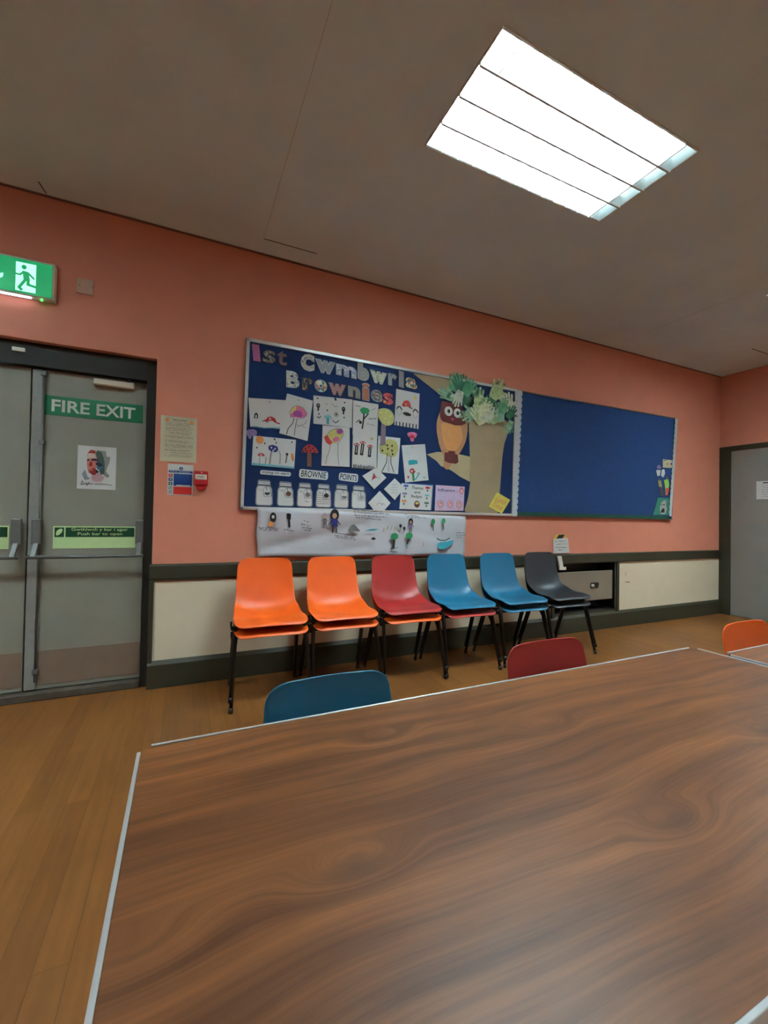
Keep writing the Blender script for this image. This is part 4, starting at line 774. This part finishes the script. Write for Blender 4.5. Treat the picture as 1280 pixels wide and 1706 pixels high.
HPC = [(2.0459, 2.2288), (2.1072, 2.2122), (1.9937, 2.1249), (2.0903, 2.1330), (2.1817, 2.2023), (2.2574, 2.1975), (2.1835, 2.1042), (2.2970, 2.1244), (2.4851, 2.2242), (2.2292, 2.0062), (2.2998, 1.9728), (2.3964, 1.9997), (2.3497, 2.0628), (2.5289, 2.0259), (2.5616, 2.0891), (2.6364, 2.1256), (2.6447, 2.0450), (2.6464, 1.9472), (2.4604, 2.1139), (2.3819, 2.0827), (2.2349, 2.0433), (2.1500, 2.2339), (2.5740, 2.1609), (2.4694, 1.9815)]
for (p, sz, rot, mk, ly, lab), c_ in zip(hp, HPC):
    s_ = sz*.0056*.62
    pts = [(c_[0]+s_*1.12*(x*math.cos(rot)-z*math.sin(rot)), c_[1]+s_*(x*math.sin(rot)+z*math.cos(rot))) for x, z in H1]
    b = MB(); y = BY-.004-.0019*ly; b.prism(pts, y-.0008, y, hand_mat(mk)); tag(b.build('paper_hand'), lab, 'paper hand', 'painted hand leaves of the paper tree')

# --- long banner under the board ---
bn = [(0.4548, 1.1456), (0.7546, 1.1450), (1.2165, 1.1385), (1.7408, 1.1263), (2.1767, 1.1197), (2.1910, 1.0172), (2.1766, 0.7867), (1.7473, 0.7855), (1.2238, 0.7782), (0.8503, 0.7739), (0.6763, 0.7952), (0.4619, 0.8166), (0.4548, 0.9646)]
TLb, TRb, BRb, BLb = Vector(bn[0]), Vector(bn[4]), Vector(bn[6]), Vector(bn[11])
nx_, nz_ = 60, 12; vs = []; fs = []
TOPL = [(0.4548, 1.1456), (2.1767, 1.1197)]; BOTL = [(0.4620, 0.8124), (2.1767, 0.7816)]
for j in range(nz_+1):
    for i in range(nx_+1):
        u = i/nx_; v = j/nz_
        tx = TOPL[0][0]+(TOPL[1][0]-TOPL[0][0])*u; tz = TOPL[0][1]+(TOPL[1][1]-TOPL[0][1])*u
        bx = BOTL[0][0]+(BOTL[1][0]-BOTL[0][0])*u; bz = BOTL[0][1]+(BOTL[1][1]-BOTL[0][1])*u
        wav = .004*math.sin(7*u+3*v)+.003*math.sin(23*u-5*v)-.018*math.exp(-((v-.62+1.3*(u-.2))**2)/.010)*(u < .48)-.008*math.exp(-((v-.95+1.1*(u-.3))**2)/.004)*(u < .5)-.006*math.exp(-((v-.5-.8*(u-.8))**2)/.004)*(u > .55)
        vs.append((tx+(bx-tx)*v+.004*math.sin(v*9), -.036+.006*v-wav if v < .98 else -.030, tz+(bz-tz)*v+.004*math.sin(u*17)*(v > .99)))
for j in range(nz_):
    for i in range(nx_): a_ = j*(nx_+1)+i; fs.append((a_, a_+1, a_+nx_+2, a_+nx_+1))
b = MB(); b.add(vs, fs, mat('lining_paper', (196, 198, 206), .8, var=.03, scale=5), True)
ban = tag(b.build('paper_banner'), 'long crumpled white paper banner with small drawings hanging below the navy board', 'banner')
so = ban.modifiers.new('solid', 'SOLIDIFY'); so.thickness = .0008; so.offset = 0
A = Art(-.0440)
F = [(0.5655, 1.0900), (0.5664, 1.0482), (0.6701, 1.0835), (0.6756, 1.0241), (1.0023, 1.1069), (1.0125, 1.0627), (0.9338, 1.0880), (1.1452, 1.0555)]
def girl(p, s_, hair, dress):
    A.seg('drawn_figure'); A.ell((p[0], p[1]), .034*s_, .045*s_, hair); A.ell((p[0], p[1]-.006*s_), .018*s_, .020*s_, pen('face_tone', (196, 150, 120))); A.poly([(p[0]-.02*s_, p[1]-.03*s_), (p[0]+.02*s_, p[1]-.03*s_), (p[0]+.026*s_, p[1]-.085*s_), (p[0]-.022*s_, p[1]-.085*s_)], dress)
    A.line([(p[0]-.012*s_, p[1]-.08*s_), (p[0]-.014*s_, p[1]-.13*s_)], .008*s_, M_INK); A.line([(p[0]+.014*s_, p[1]-.08*s_), (p[0]+.018*s_, p[1]-.13*s_)], .008*s_, M_INK)
    A.line([(p[0]-.02*s_, p[1]-.04*s_), (p[0]-.045*s_, p[1]-.07*s_)], .006*s_, M_INK); A.line([(p[0]+.02*s_, p[1]-.04*s_), (p[0]+.045*s_, p[1]-.07*s_)], .006*s_, M_INK)
FF = [(1.0070, 1.1070), (0.9336, 1.0968), (0.5616, 1.0816), (0.6700, 1.0877), (1.6425, 1.0665)]
girl(FF[0], 1.0, M_INK, C_BLUE); girl(FF[1], .55, C_LGREY, M_INKG); girl(FF[4], .62, M_INK, C_LILAC)
A.seg('drawn_figure'); A.ell(FF[2], .022, .035, M_INK); A.ell((FF[2][0], FF[2][1]+.004), .010, .012, M_PAPER); A.ell((FF[2][0]-.014, FF[2][1]-.045), .018, .018, C_ORG)
A.seg('drawn_figure'); A.line([(FF[3][0], FF[3][1]+.02), FF[3], (FF[3][0]+.006, FF[3][1]-.07)], .014, M_INK); A.poly([(FF[3][0]-.016, FF[3][1]+.024), (FF[3][0]+.016, FF[3][1]+.02), (FF[3][0]+.014, FF[3][1]-.02), (FF[3][0]-.014, FF[3][1]-.016)], M_INK)
for a_, b_ in ([(0.4658, 1.0099), (0.6004, 1.0067)], [(0.4740, 0.9976), (0.5965, 0.9941)], [(0.6382, 0.9985), (0.7062, 0.9903)], [(0.7569, 1.0377), (0.8273, 1.0255)], [(0.7661, 1.0164), (0.8365, 1.0082)], [(0.7839, 0.9950), (0.8369, 0.9909)], [(0.7781, 1.0638), (0.8134, 1.0557)], [(0.9080, 1.0175), (0.9721, 1.0047)],
               [(1.0097, 0.9739), (1.1617, 0.9561)], [(1.0101, 0.9561), (1.1718, 0.9379)], [(1.0197, 0.9428), (1.1721, 0.9243)], [(1.1529, 1.1507), (1.3871, 1.1378)], [(1.1533, 1.1325), (1.4442, 1.1203)], [(1.1586, 1.1100), (1.4188, 1.0964)], [(1.1686, 1.0921), (1.3780, 1.0770)], [(1.5871, 1.1232), (1.7132, 1.1112)], [(1.6037, 1.1043), (1.7863, 1.0978)],
               [(1.4599, 0.8526), (1.5281, 0.8611)], [(1.4552, 0.8291), (1.5182, 0.8281)], [(2.0691, 0.9810), (2.1669, 0.9761)], [(2.0695, 0.9607), (2.1673, 0.9556)], [(2.0759, 0.9405), (2.1307, 0.9404)]):
    A.seg('handwriting'); A.scrawl(a_, b_, .009, .0032, M_INK)
A.seg('grey_mound'); A.poly(round_poly([(1.1034, 0.9920), (1.1313, 1.0327), (1.1552, 1.0420), (1.1798, 1.0196), (1.2097, 0.9879)], .01), M_INKG); A.seg('blue_puddle'); A.poly(round_poly([(1.2391, 0.9926), (1.2985, 1.0067), (1.3590, 1.0071), (1.3188, 0.9930)], .004), C_TEAL)
for p in [(1.4049, 1.0167), (1.4356, 1.0310), (1.4721, 1.0313), (1.4985, 1.0221)]: A.seg('plant_stem'); A.line([p, (p[0]+.006, p[1]-.040)], .005, C_OLIVE); A.line([p, (p[0]-.012, p[1]-.034)], .004, M_INKG)
for p in [(1.5460, 1.0320), (1.5785, 1.0132)]: A.seg('black_toadstool'); A.ell(p, .012, .014, M_INK); A.line([p, (p[0], p[1]-.03)], .004, M_INK)
for p, m_ in zip([(1.8438, 1.0692), (1.9423, 1.0754)], (C_GREEN, C_GREEN)): A.seg('small_tree'); A.ell(p, .018, .024, m_); A.line([(p[0], p[1]-.02), (p[0]+.002, p[1]-.07)], .010, M_INKG)
for p, m_ in zip([(1.4946, 0.9512), (1.6228, 0.9559)], (0, 1)):
    p_ = [(1.4899, 0.9276), (1.4859, 0.8616), (1.6178, 0.9367), (1.6079, 0.8889), (1.6085, 0.8554)]; A.seg('green_tree')
    if m_: A.line(p_[2:4], .014, M_INK); A.line([p_[3], p_[4]], .008, C_TEAL)
    else: A.line(p_[:2], .020, M_INK)
    A.poly(blob(p, .034, .026, .12, 14, 4), C_GREEN)
A.seg('black_toadstool'); A.ell([(1.3150, 0.9329)][0], .018, .010, M_INK); A.seg('pond'); A.poly(round_poly([(1.8818, 0.8865), (1.9105, 0.9011), (1.9749, 0.9057), (2.0461, 0.9204), (2.0288, 0.8852), (1.9642, 0.8458), (1.8999, 0.8467)], .01), C_TEAL); A.line([(1.8810, 0.9310), (1.9161, 0.9160), (1.9629, 0.9158), (2.0040, 0.9356)], .010, pen('grey_green_pen', (70, 104, 96))); A.seg('orange_mark'); A.line([(1.7563, 0.9022), (1.7512, 0.8730)], .005, C_ORG)
A.build('small_drawings', ban)

# --- bits on the blue board ---
o, A = sheet('paper_card', [(4.8400, 1.8062), (5.0339, 1.8070), (5.0350, 1.7182), (4.8412, 1.7122)], 'small pale card with faint figures tucked under the right border of the blue board', 'card', m=M_PAPER2, layer=1)
A.ell([(4.9260, 1.7584)][0], .018, .014, C_ORG); A.ell([(4.9908, 1.7629)][0], .012, .012, C_BLUE); A.line([(4.8508, 1.7868), (4.9040, 1.7975)], .008, C_GREEN); done(A, o)
o, A = sheet('paper_cutout', round_poly([(4.7362, 1.7186), (4.7776, 1.7414), (4.8094, 1.7235), (4.8097, 1.6967), (4.7469, 1.6926)], .012), 'small lilac paper blob above a white paper cup shape', 'paper cutout', m=C_LILAC, layer=1)
o, A = sheet('paper_cutout', round_poly([(4.7263, 1.6780), (4.8099, 1.6833), (4.7898, 1.6151), (4.7480, 1.6127)], .006), 'small white paper cup shape below the lilac blob', 'paper cutout', layer=1)
o, A = sheet('paper_cutout', round_poly([(4.8309, 1.6914), (4.8733, 1.6941), (4.8846, 1.6476), (4.8533, 1.5987), (4.8107, 1.6231)], .01), 'narrow white paper oval right of the paper cup shape', 'paper cutout', layer=1)
o, A = sheet('paper_figure', round_poly([(4.7590, 1.5667), (4.8114, 1.5695), (4.8334, 1.5036), (4.8664, 1.4110), (4.8136, 1.4089), (4.7810, 1.4877)], .01), 'paper figure with yellow top and dark legs at the right of the blue board', 'paper figure', m=pen('dull_yellow_paper', (170, 150, 90)), layer=1)
A.poly([(4.7809, 1.4944), (4.8335, 1.4969), (4.8772, 1.3980), (4.8032, 1.3952)], pen('purple_grey_paper', (70, 60, 80))); A.ell([(4.7798, 1.5745)][0], .016, .014, C_BROWN); done(A, o, 'painted_clothes')
o, A = sheet('paper_figure', round_poly([(4.8643, 1.5724), (4.9389, 1.5899), (4.9612, 1.5369), (4.9511, 1.4821), (4.9306, 1.4068), (4.8984, 1.4056), (4.8866, 1.4927)], .008), 'paper figure with lime green top and red legs by the white border', 'paper figure', m=pen('lime_paper', (150, 200, 80)), layer=1)
A.poly([(4.8974, 1.4864), (4.9618, 1.4894), (4.9306, 1.4068), (4.8984, 1.4056)], pen('orange_red_paper', (206, 84, 60))); A.ell([(4.9173, 1.6022)][0], .020, .018, C_BROWN); done(A, o, 'painted_clothes')
o, A = sheet('green_monster_card', [(4.7616, 1.3736), (4.9850, 1.3750), (4.9766, 1.1848), (4.6815, 1.1790)], 'green card with a pale open mouthed face in the lower right of the blue board', 'card', m=pen('sea_green_card', (50, 130, 108)), layer=1)
A.poly(round_poly([(4.8148, 1.3153), (4.8672, 1.3506), (4.9206, 1.3456), (4.8999, 1.2978), (4.9219, 1.2512), (4.8906, 1.1898), (4.8059, 1.1948), (4.7945, 1.2613)], .02), C_LGREY); A.poly(round_poly([(4.8367, 1.2557), (4.8791, 1.2568), (4.8797, 1.2098), (4.8057, 1.2081)], .01), M_INK); A.ell([(4.8679, 1.2968)][0], .012, .009, M_INK); A.ell([(4.8256, 1.2956)][0], .008, .008, M_INK); A.ell([(4.8941, 1.3313)][0], .010, .006, pen('sea_green_card', (50, 130, 108))); done(A, o, 'face')

# --- note standing on the dado rail ---
o, A = sheet('handwritten_note', [(3.2184, 0.9198), (3.4085, 0.9308), (3.4352, 0.7836), (3.2207, 0.7816)], 'small white handwritten note standing on the dado rail beside the black chair', 'note', layer=1, y0=-.006, rnd=.006)
for a_, b_ in ([(3.2422, 0.8966), (3.3848, 0.9015)], [(3.2583, 0.8676), (3.4095, 0.8720)], [(3.2431, 0.8389), (3.3939, 0.8370)], [(3.2828, 0.8152), (3.3382, 0.8144)]): A.scrawl(a_, b_, .008, .0035, M_INK, n=16)
done(A, o, 'handwriting')
o, A = sheet('hazard_sticker', [(3.2108, 0.9140), (3.2567, 0.9659), (3.3918, 0.9660), (3.4088, 0.9131)], 'yellow sticker with a black slanted block behind the handwritten note', 'sticker', m=mat('amber_sticker', (206, 160, 60), .6), layer=0, y0=-.002)
A.poly([(3.2575, 0.9167), (3.2962, 0.9601), (3.3758, 0.9630), (3.3366, 0.9164)], M_INK); done(A, o, 'black_block')

# =============== LUMINAIRES ===============
M_TUBE = bpy.data.materials.new('fluorescent_tube'); M_TUBE.use_nodes = True
pb = M_TUBE.node_tree.nodes['Principled BSDF']; pb.inputs['Emission Color'].default_value = (.83, 1.0, 1.04, 1); pb.inputs['Emission Strength'].default_value = TUBE_POWER
M_LOUV = mat('louvre_white_enamel', (212, 220, 220), .4, var=.02)
def luminaire(x0, x1, y0, y1, label):
    t = thing('ceiling_light', label, 'ceiling light', ((x0+x1)/2, (y0+y1)/2, CEIL), 'recessed ceiling lights')
    D = .095; b = MB()
    b.box(x0, x1, y0, y1, CEIL+D, CEIL+D+.004, M_LOUV)
    for (a, c, d, e) in ((x0-.001, x0+.004, y0, y1), (x1-.004, x1+.001, y0, y1), (x0, x1, y0-.001, y0+.004), (x0, x1, y1-.004, y1+.001)): b.box(a, c, d, e, CEIL-.001, CEIL+D, M_LOUV)
    b.build('housing', t)
    b = MB()
    for (a, c, d, e) in ((x0-.004, x0+.004, y0-.004, y1+.004), (x1-.004, x1+.004, y0-.004, y1+.004), (x0+.004, x1-.004, y0-.004, y0+.004), (x0+.004, x1-.004, y1-.004, y1+.004)): b.box(a, c, d, e, CEIL-.006, CEIL-.0005, M_LOUV)
    b.build('trim_flange', t, bevel=.002)
    W_ = (y1-y0); n = 4; pitch = W_/n
    for i in range(n):
        yc = y0+pitch*(i+.5); b = MB(); b.tube([(x0+.03, yc, CEIL+.062), (x1-.125, yc, CEIL+.062)], .015, M_TUBE, 10); tb = b.build('fluorescent_tube', t)
        for xa, xb in ((x0+.012, x0+.032), (x1-.127, x1-.100)):
            c = MB(); c.tube([(xa, yc, CEIL+.062), (xb, yc, CEIL+.062)], .0165, M_WHITE, 10); c.build('end_cap', tb)
    b = MB(); H = .050; Z0 = CEIL-.014
    for i in range(n+1):
        yc = y0+pitch*i; yc = min(max(yc, y0+.006), y1-.006)
        b.prism([(yc-.005, Z0), (yc+.005, Z0), (yc+.012, CEIL+H), (yc-.012, CEIL+H)] if 0 < i < n else [(yc-.002, CEIL-.004), (yc+.002, CEIL-.004), (yc+.002, CEIL+H), (yc-.002, CEIL+H)], x0+.004, x1-.004, M_LOUV, 'x')
    m = 13
    for k in range(1, m):
        xc = x0+(x1-x0)*k/m
        for i in range(n): b.box(xc-.0022, xc+.0022, y0+pitch*i+.008, y0+pitch*(i+1)-.008, Z0+.002, CEIL+H-.008, M_LOUV)
    b.box(x1-.099, x1-.095, y0+.008, y1-.008, Z0+.002, CEIL+D-.022, M_LOUV)  # divider blade added so that the end compartment falls in shade
    b.build('louvre', t)
    return t
LL = ['large bright louvred light in the ceiling above the table', 'louvred ceiling light at the right photo edge, only its corner seen', 'louvred ceiling light above the fire doors, outside the photo', 'louvred ceiling light behind the camera over the table', 'louvred ceiling light behind the camera to the right']
for l, s in zip(LAMPS, LL): luminaire(*l, s)

# =============== CHAIRS ===============
SH = {'orange': mat('orange_polypropylene', (234, 94, 18), .42, var=.03, scale=12), 'red': mat('red_polypropylene', (160, 36, 32), .42, var=.03, scale=12),
      'blue': mat('blue_polypropylene', (22, 100, 134), .40, var=.03, scale=12), 'black': mat('charcoal_polypropylene', (40, 46, 52), .40, var=.05, scale=12)}
def shell_mesh():
    prof = [(.205, .752), (.198, .700), (.187, .640), (.174, .580), (.160, .520), (.143, .468), (.112, .425), (.065, .404), (.005, .400), (-.060, .405), (-.120, .414), (-.168, .418), (-.198, .412), (-.213, .398)]
    # resample along the profile
    P = [Vector(p) for p in prof]; d = [0]
    for a, b_ in zip(P, P[1:]): d.append(d[-1]+(b_-a).length)
    L = d[-1]
    def at(s):
        s = min(max(s, 0), L)
        for i in range(len(P)-1):
            if s <= d[i+1]+1e-9: return P[i].lerp(P[i+1], (s-d[i])/(d[i+1]-d[i]))
        return P[-1]
    def smooth_at(s):
        return (at(s-.02)+at(s)*2+at(s+.02))/4 if .02 < s < L-.02 else at(s)
    ss = [0, .003, .010, .020, .034, .050, .08, .12, .16, .20, .24, .27, .30, .33, .36, .39, .43, .47, .51, .55, .58, L-.045, L-.030, L-.016, L-.006, L]
    ss = sorted({round(v, 4) for v in ss if v <= L}); NT = 18
    def hw(s):
        k = s/L; pts = [(0, .172), (.2, .180), (.42, .190), (.55, .200), (.68, .205), (.80, .214), (1, .212)]
        for (a, wa), (b_, wb) in zip(pts, pts[1:]):
            if k <= b_: w_ = wa+(wb-wa)*(k-a)/(b_-a); break
        r0, r1 = .055, .050
        if s < r0: w_ -= r0-math.sqrt(max(0, r0*r0-(r0-s)**2))
        if L-s < r1: w_ -= r1-math.sqrt(max(0, r1*r1-(r1-(L-s))**2))
        return w_
    vs = []; fs = []
    for s in ss:
        c = smooth_at(s); w_ = hw(s); k = s/L
        tg = (smooth_at(min(s+.01, L))-smooth_at(max(s-.01, 0))).normalized(); nrm = Vector((-tg.y, tg.x))
        if nrm.x > 0 and k < .5: nrm = -nrm
        if nrm.y < 0 and k >= .5: nrm = -nrm
        curl = .016+.026*math.exp(-((k-.52)/.14)**2)-.022*max(0, (k-.80)/.20)
        for j in range(NT+1):
            t = -1+2*j/NT; e = abs(t)**2.4*curl + .012*math.exp(-((k-.60)/.09)**2)*max(0, abs(t)-.75)/.25
            dip = -.006*(1-t*t)*(1 if .6 < k < .95 else 0)
            q = c+nrm*(e+dip); vs.append((w_*t, q.x, q.y))
    for i in range(len(ss)-1):
        for j in range(NT): a = i*(NT+1)+j; fs.append((a, a+1, a+NT+2, a+NT+1))
    return vs, fs
SHV, SHF = shell_mesh()
def make_chair(colour):
    t = thing('stacking_chair', 'x', 'chair')
    b = MB(); b.add(SHV, SHF, SH[colour], True); sh = b.build('seat_shell', t)
    so = sh.modifiers.new('solid', 'SOLIDIFY'); so.thickness = .006; so.offset = -1
    bv = sh.modifiers.new('sub', 'SUBSURF'); bv.levels = 1; bv.render_levels = 2
    for sx in (-1, 1):
        b = MB(); b.tube([(sx*.200, -.120, .374), (sx*.206, -.140, .34), (sx*.226, -.225, .012)], .0105, M_DARKMETAL); lg = b.build('leg', t)
        c = MB(); c.tube([(sx*.2265, -.2265, .0005), (sx*.2255, -.223, .028)], .0125, M_BLACK); c.build('foot_cap', lg)
        b = MB(); b.tube([(sx*.190, .050, .368), (sx*.194, .075, .33), (sx*.208, .195, .012)], .0105, M_DARKMETAL); lg = b.build('leg', t)
        c = MB(); c.tube([(sx*.2085, .197, .0005), (sx*.2075, .190, .028)], .0125, M_BLACK); c.build('foot_cap', lg)
        b = MB(); b.box(min(sx*.196, sx*.226), max(sx*.196, sx*.226), -.128, -.104, .372, .392, M_DARKMETAL); b.tube([(sx*.224, -.116, .385), (sx*.224, -.116, .420)], .006, M_DARKMETAL, 8); b.build('linking_bracket', t, bevel=.002)
    b = MB()
    for sx in (-1, 1): b.tube([(sx*.200, -.120, .374), (sx*.199, -.10, .384), (sx*.193, .03, .380), (sx*.190, .050, .368)], .0105, M_DARKMETAL)
    b.tube([(-.198, -.098, .384), (.198, -.098, .384)], .0095, M_DARKMETAL); b.tube([(-.193, .03, .379), (.193, .03, .379)], .0095, M_DARKMETAL)
    b.build('under_frame', t)
    return t
protos = {}
def place(colour, x, y, z, label, group, rz=0, sc=1.0):
    if colour not in protos: protos[colour] = make_chair(colour); o = protos[colour]
    else: o = copy_tree(protos[colour])
    o.location = (x, y, z); o.rotation_euler = (0, 0, rz); o.scale = (sc*1.06 if sc < 1 else 1, sc, sc); o['label'] = label; o['group'] = group
    return o
GS = 'stacked chairs along the back wall'; SY = -.335; DZ = .060
SX = [.490, .950, 1.430, 1.900, 2.410, 2.890]
stacks = [('orange', 'orange', 'lower orange plastic chair in the leftmost stack', 'upper orange plastic chair in the leftmost stack, nearest the fire doors'),
          ('orange', 'orange', 'lower orange plastic chair in the second stack from the left', 'upper orange plastic chair in the second stack, left of the red one'),
          ('orange', 'red', 'orange plastic chair underneath the red chair', 'red plastic chair on top of an orange one in the wall row'),
          ('red', 'blue', 'red plastic chair underneath a blue chair', 'blue plastic chair on top of a red one'),
          ('blue', 'blue', 'lower blue plastic chair in the all blue stack', 'upper blue plastic chair in the all blue stack'),
          ('black', 'black', 'lower black plastic chair in the rightmost stack', 'upper black plastic chair in the rightmost stack, before the heater')]
for x, (c0, c1, l0, l1) in zip(SX, stacks):
    place(c0, x+.004, SY, 0, l0, GS, math.radians(-2)); place(c1, x, SY-.006, DZ, l1, GS, math.radians(-2))
GT = 'chairs drawn up to the far side of the tables'
place('blue', .352, -2.172, 0, 'blue plastic chair drawn up behind the wood topped table, left of the red one', GT, 0, .905)
place('red', 1.100, -2.168, 0, 'red plastic chair behind the wood topped table near its right corner', GT, 0, .920)
place('orange', 2.065, -2.275, 0, 'orange plastic chair at the right photo edge behind the second table', GT, 0, .925)

# =============== TABLES ===============
M_WAL = walnut_material(); M_CORE = mat('table_edge_core', (120, 82, 54), .6)
M_STRIP = mat('aluminium_edge_strip', (206, 210, 212), .3, .45, var=.03, scale=40)
TZ = .62
def table(x0, x1, y0, y1, label):
    t = thing('folding_table', label, 'table', (x0, y1, 0), 'wood topped tables')
    R_ = .022; th = .026
    b = MB(); pts = round_poly([(x0+.004, y0+.004), (x1-.004, y0+.004), (x1-.004, y1-.004), (x0+.004, y1-.004)], .034, 6)
    n = len(pts); vs = [(p[0], p[1], TZ-.0015) for p in pts]+[(p[0], p[1], TZ-th) for p in pts]
    b.add(vs, [tuple(range(n))], M_WAL); b.add(vs, [tuple(range(2*n-1, n-1, -1))]+[(i, (i+1) % n, n+(i+1) % n, n+i) for i in range(n)], M_CORE)
    top = b.build('tabletop', t, loc=(x0, y1, TZ))
    g = .022; w_ = .0048
    for (a, c, d, e) in ((x0+g, x1-g, y1-w_, y1+.002), (x0+g, x1-g, y0-.002, y0+w_), (x0-.002, x0+w_, y0+g, y1-g), (x1-w_, x1+.002, y0+g, y1-g)):
        s = MB(); s.box(a, c, d, e, TZ-th-.001, TZ+.0012, M_STRIP); s.build('edge_strip', t, bevel=.0012)
    s = MB(); s.box(x0+.10, x1-.10, y0+.07, y0+.10, TZ-th-.032, TZ-th-.0005, M_DARKMETAL); s.box(x0+.10, x1-.10, y1-.10, y1-.07, TZ-th-.032, TZ-th-.0005, M_DARKMETAL); s.build('under_frame', t)
    for xx in (x0+.14, x1-.14):
        for yy in (y0+.085, y1-.085):
            s = MB(); s.tube([(xx, yy, TZ-th-.03), (xx, yy, .014)], .0125, M_DARKMETAL); lg = s.build('leg', t)
            c = MB(); c.tube([(xx, yy, .0005), (xx, yy, .03)], .015, M_BLACK); c.build('foot_cap', lg)
        s = MB(); s.tube([(xx, y0+.085, .18), (xx, y1-.085, .18)], .009, M_DARKMETAL); s.build('stretcher', t)
    return t
table(-.0705, 1.768, -2.840, -2.070, 'large walnut effect table with light metal edge strips filling the foreground')
table(1.795, 3.62, -2.925, -2.163, 'second walnut effect table just past the right end of the big one')
